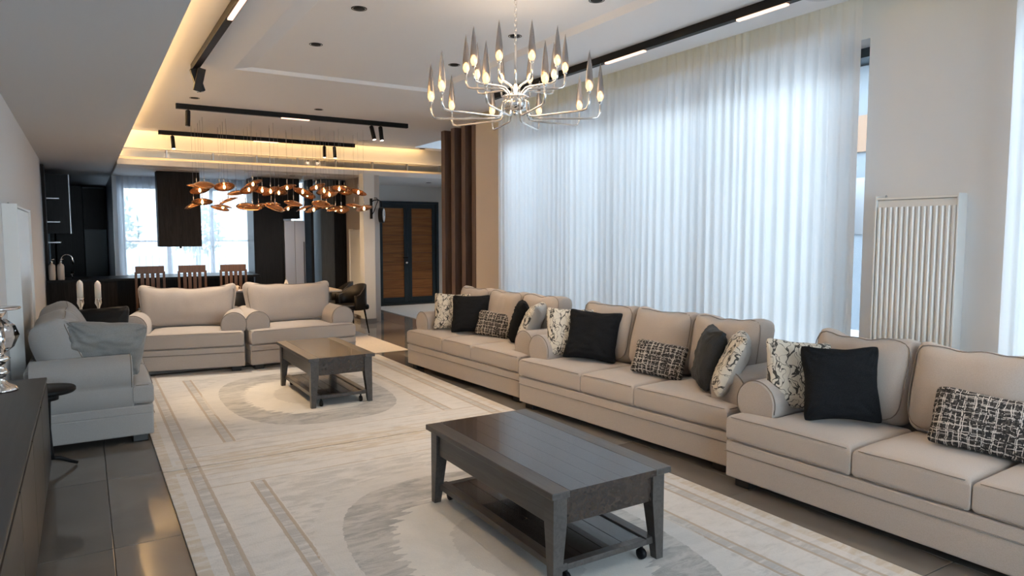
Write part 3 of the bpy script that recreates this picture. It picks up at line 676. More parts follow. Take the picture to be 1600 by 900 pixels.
# ================================================================== SOFAS
def tlist(a, b, r, n, extra=()):
    e = [0, .06 * r, .3 * r, .62 * r, r]
    xs = [a + q for q in e] + [b - q for q in e] + [a + r + (b - a - 2 * r) * i / n for i in range(1, n)]
    for q in extra: xs += [q + p * s_ for p in (0, .3 * r, r) for s_ in (-1, 1)]
    xs = sorted(x for x in xs if a - 1e-6 <= x <= b + 1e-6); out = [xs[0]]
    for x in xs[1:]:
        if x - out[-1] > .0015: out.append(x)
    return out
def pad(mb, x0, x1, y0, y1, z0, z1, r, notch=None, crown=.02, n=(8, 8), seed=0, front_puff=.012):
    """upholstery pad; notch=(side, nx, ny): region beyond x=nx (side +1 right/-1 left) exists only for y<ny"""
    ex = (notch[1],) if notch else (); ey = (notch[2],) if notch else ()
    xs = tlist(x0, x1, r, n[0], ex); ys = tlist(y0, y1, r, n[1], ey)
    def inside(x, y):
        if not notch: return True
        s_, nx, ny = notch
        return not ((x - nx) * s_ > 1e-6 and y > ny + 1e-6)
    def dist(x, y):
        d = min(x - x0, x1 - x, y - y0, y1 - y)
        if notch:
            s_, nx, ny = notch; ddx = (nx - x) * s_; ddy = ny - y
            if ddx >= 0 and ddy >= 0: d = min(d, hypot(ddx, ddy))
            elif ddx >= 0: d = min(d, ddx)
            else: d = min(d, ddy)
        return max(d, 0)
    vs = []; idx = {}; fs = []
    def V(i, j, top):
        key = (i, j, top)
        if key not in idx:
            x, y = xs[i], ys[j]; d = dist(x, y); k = 0 if d >= r else r - sqrt(max(0, r * r - (r - d) ** 2))
            u = (x - x0) / (x1 - x0) * 2 - 1; v = (y - y0) / (y1 - y0) * 2 - 1
            cr = crown * (1 - u ** 4) * (1 - v ** 4) + .003 * noise.noise(Vector((x * 6, y * 6, seed)))
            z = (z1 - k + cr) if top else (z0 + k)
            idx[key] = len(vs); vs.append((x, y, z))
        return idx[key]
    cells = set()
    for i in range(len(xs) - 1):
        for j in range(len(ys) - 1):
            if inside((xs[i] + xs[i + 1]) / 2, (ys[j] + ys[j + 1]) / 2): cells.add((i, j))
    for i, j in cells:
        for top in (0, 1): fs.append((V(i, j, top), V(i + 1, j, top), V(i + 1, j + 1, top), V(i, j + 1, top)))
        for (di, dj, a, b_) in ((-1, 0, (i, j), (i, j + 1)), (1, 0, (i + 1, j), (i + 1, j + 1)), (0, -1, (i, j), (i + 1, j)), (0, 1, (i, j + 1), (i + 1, j + 1))):
            if (i + di, j + dj) not in cells: fs.append((V(*a, 0), V(*b_, 0), V(*b_, 1), V(*a, 1)))
    mb.add(vs, fs, True)
def back_cushion(w_, h, d, seed, sag=.03, flare=.0):
    def fn(p):
        u = p.x / (w_ / 2); v = p.z / (h / 2); s_ = 1 if p.y > 0 else -1
        puff = (1 - min(1, abs(u)) ** 3) * (1 - min(1, abs(v)) ** 3)
        p = p.copy(); p.y += s_ * puff * d * .26
        nz = noise.noise(Vector((p.x * 4, p.z * 4, seed * 7.3))) * .012 + noise.noise(Vector((p.x * 11, p.z * 5, seed * 3.1))) * .006
        p.y += nz * (1 if s_ < 0 else .5)
        if v > .2: p.z -= sag * (1 - u * u) * (v - .2); p.z += noise.noise(Vector((u * 2.2, seed * 5.0, 0))) * .032 * (v - .2) + .012 * abs(u) ** 3 * (v - .2)
        # radiating wrinkles at the upper corners
        ru = min(hypot(abs(u) - 1, v - 1), hypot(abs(u) - 1, v + 1))
        if ru < .7: p.y += s_ * -.006 * sin(atan2(v - 1, abs(u) - 1 + 1e-5) * 13 + seed) * (1 - ru / .7)
        p.x *= 1 + flare * v; p.z += flare * .35 * (1 if v > .3 else 0) * abs(u) ** 4 * (v - .3)
        return p
    mb = MB(); rbox(mb, w_, d, h, min(d * .42, .085), fn, (26, 3, 20)); return mb, fn
def seam(pts, mat_, name, parent, r=.0042, closed=True):
    return MB().tube(pts, r, 6, closed).build(name, mat_, parent)
def sofa(name, label, cat, W, D, nseat, nback, fab, loc, rz, armw=.255, backh=.98, hs=.47, group=None, sag=.03, overall=None, gap=.0, fr=.25, lean0=13, thick=.20, flare=.02):
    t = thing(name, label, cat, loc, rz, group); hw, hd = W / 2, D / 2; rA = .145; zA = .55; yF = -hd + .15
    # base with a stitched band
    b = MB(); b.bbox(-hw, hw, -hd + .004, hd - .02, .06, .235, .012).bbox(-hw - .001, hw + .001, -hd + .001, hd - .02, .228, .30, .010); b.build('base', fab, t)
    seam([(-hw - .004, -hd - .002, .231), (hw + .004, -hd - .002, .231)], M['piping'], 'welt', t, .003, False)
    # seat cushions (outer ones wrap in front of the arms)
    xa = -hw + armw; wc = (W - 2 * armw) / nseat; yb = hd - .30
    for k in range(nseat):
        x0 = xa + k * wc; x1 = x0 + wc; g = .004
        mb = MB(); notch = None; X0, X1 = x0 + g, x1 - g; r = .035
        if nseat == 1:
            # single T cushion: symmetric, built as main pad plus two ears blended by overlap
            pad(mb, X0, X1, -hd + .0, yb, .302, hs, r, None, .028, (10, 8), k); pad(mb, -hw + .005, hw - .005, -hd - .006, yF - .004, .302, hs - .004, r, None, .014, (12, 3), 9)
            X0, X1 = -hw + .005, hw - .005
        else:
            if k == 0: X0 = -hw + .005; notch = (-1, x0 + g, yF - .004)
            if k == nseat - 1: X1 = hw - .005; notch = (1, x1 - g, yF - .004)
            pad(mb, X0, X1, -hd - .004, yb, .302, hs, r, notch, .022, (8, 8), k * 3 + W)
        c_ = mb.build('seat_cushion', fab, t)
        for zz, yy in ((hs - .012, -hd - .004 + .006), (.312, -hd - .004 + .008)):
            seam([(X0 + .03, yy + .004, zz), (X0 + .06, yy - .001, zz + .002)] + [(X0 + .06 + (X1 - X0 - .12) * q / 8, yy - .002 , zz + (.006 * sin(pi * q / 8) if zz > .4 else 0)) for q in range(1, 8)] + [(X1 - .06, yy - .001, zz + .002), (X1 - .03, yy + .004, zz)], M['piping'], 'piping', c_, .0032, False)
            for sx, xx in ((-1, X0), (1, X1)):
                if (k == 0 and sx < 0) or (k == nseat - 1 and sx > 0) or nseat == 1:
                    seam([(xx - sx * .007, -hd + .03, zz), (xx - sx * .007, yF - .03, zz)], M['piping'], 'piping', c_, .0032, False)
    # rolled arms
    for s_ in (-1, 1):
        xi = s_ * (hw - armw); xo = s_ * hw; cx = s_ * (hw - armw / 2 - .0 + .012)
        poly = [(xi, .25), (xi, zA - .05)]; n_ = 22
        for q in range(n_ + 1):
            a = pi * 1.08 - (pi * 1.30) * q / n_; poly.append((cx + s_ * rA * cos(a), zA + rA * sin(a)))
        poly += [(xo - s_ * .006, zA - .10), (xo - s_ * .006, .25)]
        am = MB().prism(poly, yF, hd - .05, True)
        # crowned front panel
        n2 = len(poly); ctr = (cx, zA - .02)
        for sc, dy in ((.93, -.012),):
            inner = [(ctr[0] + (px - ctr[0]) * sc, yF + dy, max(.26, ctr[1] + (pz - ctr[1]) * sc)) for px, pz in poly]
            am.add([(px, yF, pz) for px, pz in poly] + inner, [(i, (i + 1) % n2, n2 + (i + 1) % n2, n2 + i) for i in range(n2)], True)
            am.add(inner, [tuple(range(n2))], False)
        ao = am.build('arm', fab, t)
        seam([(px + (px - ctr[0]) * .01, yF - .003, pz + (pz - ctr[1]) * .01) for px, pz in poly[1:-1]], M['piping'], 'piping', ao, .0038, False)
    # back frame
    MB().bbox(-hw + .08, hw - .08, hd - .20, hd - .01, .25, backh - fr, .035).build('back_frame', fab, t)
    # back cushions
    wi = (W - 2 * armw + .14 + (overall or 0)) / nback; hb = backh - hs + .02
    for k in range(nback):
        mb, fn = back_cushion(wi - .008 - gap, hb, thick, k + W * 3 + loc[1], sag, flare)
        lean = lean0 + (k % 2) * 1.5
        mx = Matrix.Translation((-wi * nback / 2 + wi * (k + .5), hd - .30 + .05, hs + hb / 2 - .01)) @ Matrix.Rotation(rad(-lean), 4, 'X')
        o = mb.build('back_cushion', fab, t); o.matrix_local = mx
        rr = .075; pts = []; a, h_ = (wi - .008 - gap) / 2, hb / 2
        for q in range(64):
            an = 2 * pi * q / 64; cx_, cz_ = cos(an), sin(an); e = 5.0; sc = (abs(cx_) ** e + abs(cz_) ** e) ** (-1 / e)
            p = Vector((cx_ * sc * (a - .012), -thick * .42, cz_ * sc * (h_ - .012))); p = fn(p); pts.append(tuple(p))
        seam(pts, M['piping'], 'piping', o, .0035)
    for sx in (-1, 1):
        for sy in (-1, 1):
            x = sx * (hw - .10); y = sy * (hd - .10) - (.0)
            MB().bbox(x - .055, x + .055, y - .055, y + .055, .0, .066, .006).build('foot', M['foot'], t)
    return t
def front_place(pL, pR, D):
    """centre and rotation from the two front corners (left/right as seen when facing the seat)"""
    a = Vector(pL); b_ = Vector(pR); d = (b_ - a).normalized(); n_ = Vector((-d.y, d.x)); c_ = (a + b_) / 2 + n_ * D / 2
    return (c_.x, c_.y, 0), atan2(d.y, d.x)
DS = .97
l3, r3 = front_place((3.36, 7.90), (3.535, 5.60), DS)
sofa('sofa', 'farthest beige three-seat sofa by the curtain, next to the wooden fins', 'sofa', 2.32, DS, 3, 3, M['sofa'], l3, r3, backh=1.0, sag=.045, thick=.22, group='beige three-seat sofas')
l3, r3 = front_place((3.475, 5.50), (3.68, 3.16), DS); S2 = (l3, r3)
sofa('sofa', 'middle beige three-seat sofa in the row along the curtain', 'sofa', 2.35, DS, 3, 3, M['sofa'], l3, r3, backh=1.0, sag=.045, thick=.22, group='beige three-seat sofas')
l3, r3 = front_place((3.545, 3.06), (3.625, .74), DS); S3 = (l3, r3)
sofa('sofa', 'nearest beige three-seat sofa, cut off by the right photo edge', 'sofa', 2.32, DS, 3, 3, M['sofa'], l3, r3, backh=1.0, sag=.045, thick=.22, group='beige three-seat sofas')
la, ra = front_place((.30, 8.93), (1.585, 8.66), .96); la = (la[0], la[1], .012)
sofa('armchair', 'wide beige armchair at left, back lit by a warm spot', 'armchair', 1.32, .96, 1, 1, M['sofa'], la, ra, .26, 1.0, .48, 'beige armchairs facing the camera', .075, .16, .02, .30, 13, .23, .07)
la, ra = front_place((1.665, 8.66), (2.985, 8.72), .96); la = (la[0], la[1], .012)
sofa('armchair', 'wide beige armchair at right, behind the far coffee table', 'armchair', 1.32, .96, 1, 1, M['sofa'], la, ra, .26, 1.0, .48, 'beige armchairs facing the camera', .06, .16, .02, .30, 13, .23, .07)
la, ra = front_place((.425, 6.13), (.44, 8.08), .86)
sofa('loveseat', 'grey-beige loveseat seen from its arm, against the left wall', 'sofa', 1.95, .86, 2, 2, M['loveseat'], la, ra, .27, 1.0, .47, None, .06, .10, 0, .36, 21, .25)

# ---- throw pillows: (name, label, mesh args, location, yaw, lean, roll)
def pillow(name, label, w_, h, t, m, loc, yaw, lean, roll=0, seed=1, ear=.10, wr=.006, group=None, pipe=None):
    me = pillow_mesh(name, w_, h, t, m, seed, ear=ear, wr=wr); o = bpy.data.objects.new(name, me); COL.objects.link(o)
    o.matrix_world = Matrix.Translation(loc) @ Matrix.Rotation(rad(yaw), 4, 'Z') @ Matrix.Rotation(rad(-lean), 4, 'X') @ Matrix.Rotation(rad(roll), 4, 'Y')
    tag(o, label, 'pillow', group); return o
ZS = .482
# middle sofa
pillow('branch_pillow', 'cream branch-print pillow behind the black one, far end of middle sofa', .50, .48, .16, M['branch'], (3.86, 5.20, ZS + .01), -28, 16, 3, 1)
pillow('velvet_pillow', 'square black velvet pillow at the far end of the middle sofa', .52, .50, .18, M['velvet'], (3.86, 4.93, ZS + .01), -52, 22, 4, 2, .13, .012)
pillow('lumbar_pillow', 'black and white woven lumbar pillow alone mid-seat on the middle sofa', .47, .30, .14, M['tweed'], (3.93, 4.14, ZS + .005), -66, 24, 5, 3, .07)
pillow('velvet_pillow', 'charcoal velvet pillow seen edge-on at the near end of the middle sofa', .48, .48, .17, M['charcoal'], (3.95, 3.66, ZS + .01), -128, 14, 0, 4, .08, .010)
pillow('branch_pillow', 'cream branch-print pillow leaning on the near arm of the middle sofa', .50, .48, .17, M['branch'], (3.90, 3.46, ZS + .02), -138, 24, 0, 5, .08, .009)
# nearest sofa
pillow('branch_pillow', 'cream branch-print pillow behind the black one on the nearest sofa', .48, .48, .15, M['branch'], (3.93, 2.79, ZS + .01), -32, 14, 5, 6)
pillow('velvet_pillow', 'square black velvet pillow at the far end of the nearest sofa', .47, .49, .17, M['velvet'], (3.90, 2.47, ZS + .01), -48, 15, -2, 7, .13, .012)
pillow('lumbar_pillow', 'black and white woven lumbar pillow at the right photo edge', .54, .33, .15, M['tweed'], (3.98, 1.73, ZS + .01), -72, 24, 4, 8, .06)
# farthest sofa
pillow('branch_pillow', 'cream branch-print pillow on the far end of the farthest sofa', .46, .46, .15, M['branch'], (3.74, 7.45, ZS + .01), -30, 14, 2, 9)
pillow('velvet_pillow', 'square black velvet pillow at the far end of the farthest sofa', .48, .47, .17, M['velvet'], (3.80, 7.10, ZS + .01), -45, 18, -2, 10)
pillow('lumbar_pillow', 'brown and cream woven lumbar pillow on the farthest sofa', .45, .30, .13, M['tweed'], (3.88, 6.74, ZS + .005), -60, 20, 5, 11, .07)
pillow('fur_pillow', 'dark fluffy pillow seen edge-on at the near end of the farthest sofa', .46, .46, .17, M['velvet'], (3.95, 6.36, ZS + .01), -128, 16, 0, 12, .05, .014)
pillow('branch_pillow', 'cream branch-print pillow leaning on the near arm of the farthest sofa', .50, .48, .17, M['branch'], (3.86, 6.03, ZS + .02), -138, 24, 0, 13, .08)
# loveseat
pillow('grey_pillow', 'large grey pillow with gathered top leaning on the loveseat arm', .60, .50, .20, M['greycush'], (.06, 6.50, ZS - .01), 188, 16, -7, 14, .04, .020)
pillow('satin_pillow', 'black satin pillow at the far end of the loveseat', .52, .48, .18, M['leather'], (.10, 7.70, ZS + .01), -12, 20, -3, 15, .08, .010)

# ================================================================== COFFEE TABLES
def coffee_table(label, x0, x1, y0, y1, rz=0):
    cx, cy = (x0 + x1) / 2, (y0 + y1) / 2; hx, hy = (x1 - x0) / 2, (y1 - y0) / 2; H_ = .49
    t = thing('coffee_table', label, 'coffee table', (cx, cy, .012), rz, 'dark wood coffee tables'); H_ -= .012
    tp = MB()
    for s_ in (-1, 1): tp.bbox(s_ * hx - (.10 if s_ > 0 else 0), s_ * hx + (.10 if s_ < 0 else 0), -hy, hy, H_ - .032, H_, .004)
    tp.build('top_border', M['tablegrey'], t)
    n_ = 5; wv = (2 * hx - .20) / n_
    for k in range(n_):
        o = MB().bbox(-hx + .10 + k * wv + .0002, -hx + .10 + (k + 1) * wv - .0002, -hy, hy, H_ - .032, H_ - .0005, .0005).build('top_board', M['tablewood'], t)
    for ya in (-hy + .04, hy - .06): MB().bbox(-hx + .05, hx - .05, ya, ya + .02, H_ - .175, H_ - .034, .003).build('end_apron', M['tablewood'], t)
    for xa in (-hx + .04, hx - .06): MB().bbox(xa, xa + .02, -hy + .05, hy - .05, H_ - .175, H_ - .034, .003).build('side_apron', M['tablegrey'], t)
    for sx in (-1, 1):
        for sy in (-1, 1):
            X, Y = sx * (hx - .025), sy * (hy - .025); L = MB()
            def ring(w_, z): return [(X, Y, z), (X - sx * w_, Y, z), (X - sx * w_, Y - sy * w_, z), (X, Y - sy * w_, z)]
            vs = ring(.043, 0) + ring(.075, H_ - .17) + ring(.075, H_ - .032)
            fs = [(0, 1, 2, 3), (8, 9, 10, 11)] + [(a, (a + 1) % 4, 4 + (a + 1) % 4, 4 + a) for a in range(4)] + [(4 + a, 4 + (a + 1) % 4, 8 + (a + 1) % 4, 8 + a) for a in range(4)]
            L.add(vs, fs).build('leg', M['tablegrey'], t)
            cst = MB().lathe([(.010, -.013), (.027, -.012), (.029, 0), (.027, .012), (.010, .013)], 16, Matrix.Translation((sx * (hx - .13), sy * (hy - .07), .029)) @ Matrix.Rotation(rad(90), 4, 'Y'))
            cst.tube([(sx * (hx - .13), sy * (hy - .07), .05), (sx * (hx - .13), sy * (hy - .07), .085)], .008, 8).build('caster', M['black'], t)
    s_ = MB(); z0, z1 = .078, .108
    s_.bbox(-hx + .06, -hx + .12, -hy + .045, hy - .045, z0, z1 + .006, .003).bbox(hx - .12, hx - .06, -hy + .045, hy - .045, z0, z1 + .006, .003)
    s_.bbox(-hx + .12, hx - .12, -hy + .045, -hy + .09, z0, z1, .003).bbox(-hx + .12, hx - .12, hy - .09, hy - .045, z0, z1, .003).build('shelf_frame', M['tablegrey'], t)
    n_ = 4; wv = (2 * hx - .24) / n_
    for k in range(n_): MB().bbox(-hx + .12 + k * wv + .001, -hx + .12 + (k + 1) * wv - .001, -hy + .09, hy - .09, z0 + .005, z1 - .002, .0015).build('shelf_board', M['tablewood'], t)
coffee_table('nearest dark wood coffee table with tapered legs and lower shelf', 1.735, 2.465, 2.465, 3.815)
coffee_table('farther dark wood coffee table on casters, in front of the armchairs', 1.735, 2.385, 6.41, 7.66)

# ================================================================== LEFT SIDE: console, pedestal, goblet, candles
t = thing('console_cabinet', 'long dark low console cabinet along the left photo edge', 'cabinet', (0, 0, 0))
MB().bbox(XL + .01, -.245, 1.6, 5.50, .68, .70, .003).build('top', M['console'], t)
MB().bbox(XL + .01, -.255, 1.62, 5.48, .10, .678, .003).build('body', M['console'], t)
for k in range(5): MB().bbox(-.256, -.244, 1.66 + k * .765, 1.66 + k * .765 + .755, .12, .665, .002).build('door', M['console'], t)
MB().bbox(XL + .02, -.30, 1.7, 5.40, 0, .10, .003).build('plinth', M['foot'], t)
t = thing('pedestal_table', 'small round black pedestal table between the console and loveseat', 'side table', (-.262, 5.73, 0))
MB().lathe([(.0, .545), (.165, .55), (.175, .56), (.175, .578), (.168, .585), (0, .585)], 40, cap=False).build('top', M['black'], t)
MB().lathe([(.07, .50), (.075, .545), (.03, .50), (.022, .48), (.016, .30), (.024, .12), (.03, .08)], 20, cap=True).build('stem', M['black'], t)
for k in range(3):
    a = rad(20 + 120 * k); MB().tube([(0, 0, .09), (.06 * cos(a), .06 * sin(a), .075), (.12 * cos(a), .12 * sin(a), .04), (.17 * cos(a), .17 * sin(a), .013)], [.016, .015, .013, .012], 8).build('leg', M['black'], t)
t = thing('candle_lamp', 'chrome and crystal hurricane stand on the console at left edge', 'candle holder', (-.46, 5.15, .70))
MB().lathe([(.085, 0), (.088, .012), (.07, .03), (.035, .05), (.02, .075), (.03, .10), (.045, .115), (.03, .13), (.018, .15), (.03, .175), (.055, .20), (.03, .215), (.02, .225)], 28).build('base', M['chrome'], t)
MB().lathe([(.02, .225), (.075, .27), (.105, .34), (.085, .40), (.04, .44)], 8, smooth=False).build('crystal', M['glass'], t)
MB().lathe([(.018, .222), (.024, .34), (.02, .445), (.04, .47), (.05, .49)], 16).build('core', M['chrome'], t)
MB().lathe([(.04, .49), (.115, .497), (.12, .505), (.115, .512), (.02, .512)], 32, cap=False).build('plate', M['chrome'], t)
# end table in the corner behind the loveseat with two candlesticks
t = thing('end_table', 'dark square end table behind the black satin pillow', 'side table', (.0, 8.83, 0))
MB().bbox(-.24, .22, -.24, .24, .58, .61, .004).build('top', M['tablewood'], t)
for sx in (-.21, .15):
    for sy in (-.21, .17): MB().bbox(sx, sx + .04, sy, sy + .04, 0, .58, .003).build('leg', M['tablewood'], t)
cs = None
for k, (x, y, s_) in enumerate(((-.055, 8.86, 1.0), (.112, 8.90, .97))):
    lb = ['left ivory pillar candle on a glass holder, slightly taller', 'right ivory pillar candle on a glass holder, slightly shorter'][k]
    if cs is None:
        cs = thing('candlestick', lb, 'candle', (x, y, .61), 0, 'candles behind the loveseat'); o = cs
        MB().lathe([(.045, 0), (.047, .01), (.015, .03), (.012, .10), (.03, .14), (.012, .18), (.014, .24), (.035, .29), (.03, .335), (.032, .345)], 18).build('holder', M['chrome'], cs)
        MB().lathe([(.031, .345), (.031, .50), (.024, .525), (.004, .545)], 18).build('candle', M['candle'], cs)
    else: o = copy_tree(cs); o['label'] = lb
    o.location = (x, y, .61); o.scale = (1, 1, s_)

# ================================================================== RADIATORS
def radiator(label, loc, rz, W_, H_, z0, D_=.10, ribs=14):
    """front towards -y"""
    t = thing('radiator', label, 'radiator', loc, rz)
    b = MB().bbox(-W_ / 2, W_ / 2, -D_ + .02, -.01, z0 + .01, H_ - .03, .004); b.build('panel', M['radiator'], t)
    MB().bbox(-W_ / 2 - .012, -W_ / 2, -D_, 0, z0, H_, .003).build('side_cover', M['radiator'], t)
    MB().bbox(W_ / 2, W_ / 2 + .012, -D_, 0, z0, H_, .003).build('side_cover', M['radiator'], t)
    MB().bbox(-W_ / 2, W_ / 2, -D_ + .004, 0, H_ - .028, H_ - .012, .002).build('top_grille', M['radiator'], t)
    MB().lathe([(.006, 0), (.008, .01), (.004, .02)], 10, Matrix.Translation((-W_ / 2 + .03, -.04, H_ - .012))).build('vent', M['steel'], t)
    if ribs:
        p = W_ / ribs; rb = None
        for k in range(ribs):
            x = -W_ / 2 + p * (k + .5)
            if rb is None: rb = MB().prism([(-p * .37, 0), (-p * .33, -.010), (-p * .15, -.018), (p * .15, -.018), (p * .33, -.010), (p * .37, 0)], 0, 1).build('rib', M['radiator'], t); me = rb.data; rb.matrix_local = Matrix.Translation((x, -D_ + .021, z0 + .06)) @ Matrix(((1, 0, 0, 0), (0, 0, 1, 0), (0, H_ - z0 - .14, 0, 0), (0, 0, 0, 1)))
            else:
                o = rb.copy(); COL.objects.link(o); o.parent = t; o.matrix_local = Matrix.Translation((x, -D_ + .021, z0 + .06)) @ Matrix(((1, 0, 0, 0), (0, 0, 1, 0), (0, H_ - z0 - .14, 0, 0), (0, 0, 0, 1)))
radiator('white ribbed vertical radiator on the pier between the sheer curtains', (4.95, 2.60, 0), rad(-90), .54, 1.92, .15, .11, 14)
radiator('flat vertical radiator on the left wall above the loveseat', (XL, 7.47, 0), rad(90), 1.60, 1.89, .15, .10, 0)
radiator('flat cream vertical radiator beside the white pillar', (4.58, 13.0, 0), rad(-90), .62, 1.75, .08, .13, 0)

# wall clock on a bracket at the pillar
t = thing('wall_clock', 'double-sided round clock on a black scroll bracket on the pillar', 'clock', (4.57, 12.16, 0))
RY = Matrix.Translation((.11, -.03, 2.0)) @ Matrix.Rotation(rad(58), 4, 'Z') @ Matrix.Rotation(rad(90), 4, 'X')
MB().lathe([(.12, -.04), (.14, -.04), (.145, -.02), (.145, .02), (.14, .04), (.12, .04)], 36, RY).build('case', M['black'], t)
MB().lathe([(.125, -.036), (.125, .036)], 36, RY).lathe([(.118, -.044), (.118, .044)], 36, RY).build('face', M['clockface'], t)
h = MB()
for s_ in (-1, 1): h.bbox(-.004, .004, 0, .075, s_ * .048 - .002, s_ * .048 + .002, .001, RY).bbox(-.004, .05, -.004, .004, s_ * .048 - .002, s_ * .048 + .002, .001, RY)
h.build('hands', M['black'], t)
MB().bbox(-.10, -.07, -.05, -.005 + .02, 1.93, 2.30, .004).tube([(-.08, -.03, 2.24), (-.03, -.03, 2.27), (.04, -.03, 2.28), (.10, -.03, 2.25), (.11, -.03, 2.15)], .010, 8).tube([(-.08, -.03, 2.0), (-.04, -.03, 2.06), (.0, -.03, 2.16), (.04, -.03, 2.26), (.02, -.03, 2.31), (-.03, -.03, 2.31)], .008, 8).build('bracket', M['black'], t)

# ================================================================== DINING + KITCHEN
t = thing('dining_table', 'long pale-topped dining table behind the armchairs', 'table', (2.0, 11.35, 0.012))
MB().bbox(-1.0, 1.5, -.5, .5, .72, .75, .006).build('top', M['tabletop'], t)
for sx in (-.75, 1.15): MB().bbox(sx - .08, sx + .08, -.3, .3, .03, .72, .01).bbox(sx - .12, sx + .12, -.36, .36, 0, .03, .004).build('leg', M['black'], t)
ZR = .012
wc_ = None
for k, (x, lb) in enumerate(((.885, 'slatted brown wooden dining chair, left of three behind the armchair'), (1.505, 'slatted brown wooden dining chair, middle of the three'), (2.145, 'slatted brown wooden dining chair, right of three, by the cup'))):
    if wc_ is None:
        wc_ = thing('dining_chair', lb, 'chair', (x, 12.28, 0), 0, 'slatted chairs on the far side of the dining table'); o = wc_
        MB().bbox(-.20, .20, -.22, .20, .44, .475, .01).build('seat', M['leather'], wc_)
        MB().bbox(-.205, .205, .17, .20, 1.02, 1.14, .006).build('top_rail', M['chairwood'], wc_)
        MB().bbox(-.17, .17, .175, .195, .56, .61, .004).build('lower_rail', M['chairwood'], wc_)
        for q in range(4): MB().bbox(-.125 + q * .075 - .012, -.125 + q * .075 + .038, .18, .19, .60, 1.03, .002).build('slat', M['chairwood'], wc_)
        for sx in (-1, 1):
            MB().bbox(sx * .20 - .018, sx * .20 + .018, .165, .20, 0, 1.05, .004).build('leg', M['chairwood'], wc_); MB().bbox(sx * .18 - .018, sx * .18 + .018, -.21, -.175, 0, .44, .004).build('leg', M['chairwood'], wc_)
    else: o = copy_tree(wc_); o['label'] = lb
    o.location = (x, 12.30, 0)
bc = None
for k, (x, y, rz, lb) in enumerate(((3.72, 11.10, -75, 'black tub chair at the right end of the dining table'), (1.85, 10.60, 170, 'black tub chair with its back to the gap between the armchairs'), (3.72, 11.75, -100, 'black tub chair at the far right corner of the dining table'))):
    if bc is None:
        bc = thing('tub_chair', lb, 'chair', (x, y, .012), 0, 'black tub chairs'); o = bc
        mb = MB(); rbox(mb, .46, .44, .09, .035, lambda p: p + Vector((0, 0, .44)), (6, 6, 2)); mb.build('seat', M['leather'], bc)
        mb = MB(); vs = []; fs = []; n_ = 20
        for q in range(n_ + 1):
            a = rad(-20 + 220 * q / n_); hh = .64 + .18 * max(0, sin(a)) ** .7 if sin(a) > 0 else .64
            for r_ in (.235, .27):
                for z in (.40, hh): vs.append((cos(a) * r_, sin(a) * r_ * .95, z))
        for q in range(n_):
            b0 = q * 4; c0 = b0 + 4; fs += [(b0, c0, c0 + 1, b0 + 1), (b0 + 2, b0 + 3, c0 + 3, c0 + 2), (b0 + 1, c0 + 1, c0 + 3, b0 + 3), (b0, b0 + 2, c0 + 2, c0)]
        fs += [(0, 1, 3, 2), (n_ * 4, n_ * 4 + 2, n_ * 4 + 3, n_ * 4 + 1)]
        mb.add(vs, fs, True).build('backrest', M['leather'], bc)
        for sx in (-1, 1):
            for sy in (-1, 1): MB().tube([(sx * .17, sy * .15, .40), (sx * .22, sy * .20, 0)], [.016, .010], 8).build('leg', M['black'], bc)
    else: o = copy_tree(bc); o['label'] = lb
    o.location = (x, y, .012); o.rotation_euler = (0, 0, rad(rz))
t = thing('napkin_holder', 'white triangular napkin holder on the dining table', 'napkin holder', (2.77, 11.45, .762))
MB().prism([(-.06, 0), (-.045, 0), (.0, .125), (.045, 0), (.06, 0), (.006, .15), (-.006, .15)], -.03, -.024).build('side_plate', M['white'], t); MB().prism([(-.06, 0), (-.045, 0), (.0, .125), (.045, 0), (.06, 0), (.006, .15), (-.006, .15)], .024, .03).build('side_plate', M['white'], t)
MB().box(-.06, .06, -.03, .03, 0, .006).box(-.04, .04, -.02, .02, .006, .06).build('base', M['white'], t)
t = thing('cup', 'small white cup on the dining table between the armchairs', 'cup', (2.02, 11.55, .762))
MB().lathe([(.02, 0), (.032, .005), (.036, .08), (.033, .08), (.028, .008), (0, .006)], 18, cap=False).build('body', M['ceramic'], t); MB().tube([(.034, 0, .065), (.058, 0, .06), (.06, 0, .03), (.033, 0, .02)], .004, 6).build('handle', M['ceramic'], t)
o = MB().bbox(-.22, .22, -.15, .15, 0, .008, .003).build('placemat', M['darkbox'], None, (2.05, 11.2, .762)); tag(o, 'dark placemat beside the white cup on the dining table', 'placemat')

t = thing('kitchen_island', 'black kitchen island in front of the far window', 'kitchen island', (0, 0, 0))
MB().bbox(XL - .02, 2.75, 13.28, 14.25, .87, .91, .004).build('worktop', M['blackwood'], t)
MB().bbox(XL - .02, .45, 13.32, 14.2, .0, .87, .003).build('front_panel', M['darkbox'], t); MB().bbox(.45, 2.7, 13.62, 14.2, .0, .87, .003).build('body', M['blackwood'], t)
t = thing('range_hood', 'large hanging charcoal box hood in front of kitchen window', 'range hood', (1.47, 13.75, 0))
MB().bbox(-.345, .345, -.17, .17, 1.43, 2.755, .004).build('casing', M['darkbox'], t); MB().lathe([(.012, 1.40), (.02, 1.415), (.02, 1.43)], 12, Matrix.Translation((0, -.12, 0))).build('knob', M['black'], t)
t = thing('tall_cabinet', 'tall black cabinet between the kitchen curtain and the fridge', 'cabinet', (0, 0, 0))
MB().bbox(2.80, 3.36, 14.0, 14.6, .0, 2.745, .003).build('body', M['blackwood'], t)
for k in range(1): MB().bbox(2.81, 3.35, 13.982, 13.998, .1, 2.72, .002).build('door', M['blackwood'], t)
t = thing('fridge', 'grey-white double-door fridge with dark vertical handles', 'fridge', (3.57, 14.0, 0))
MB().bbox(-.20, .20, 0, .6, .02, 1.92, .004).build('body', M['fridge'], t)
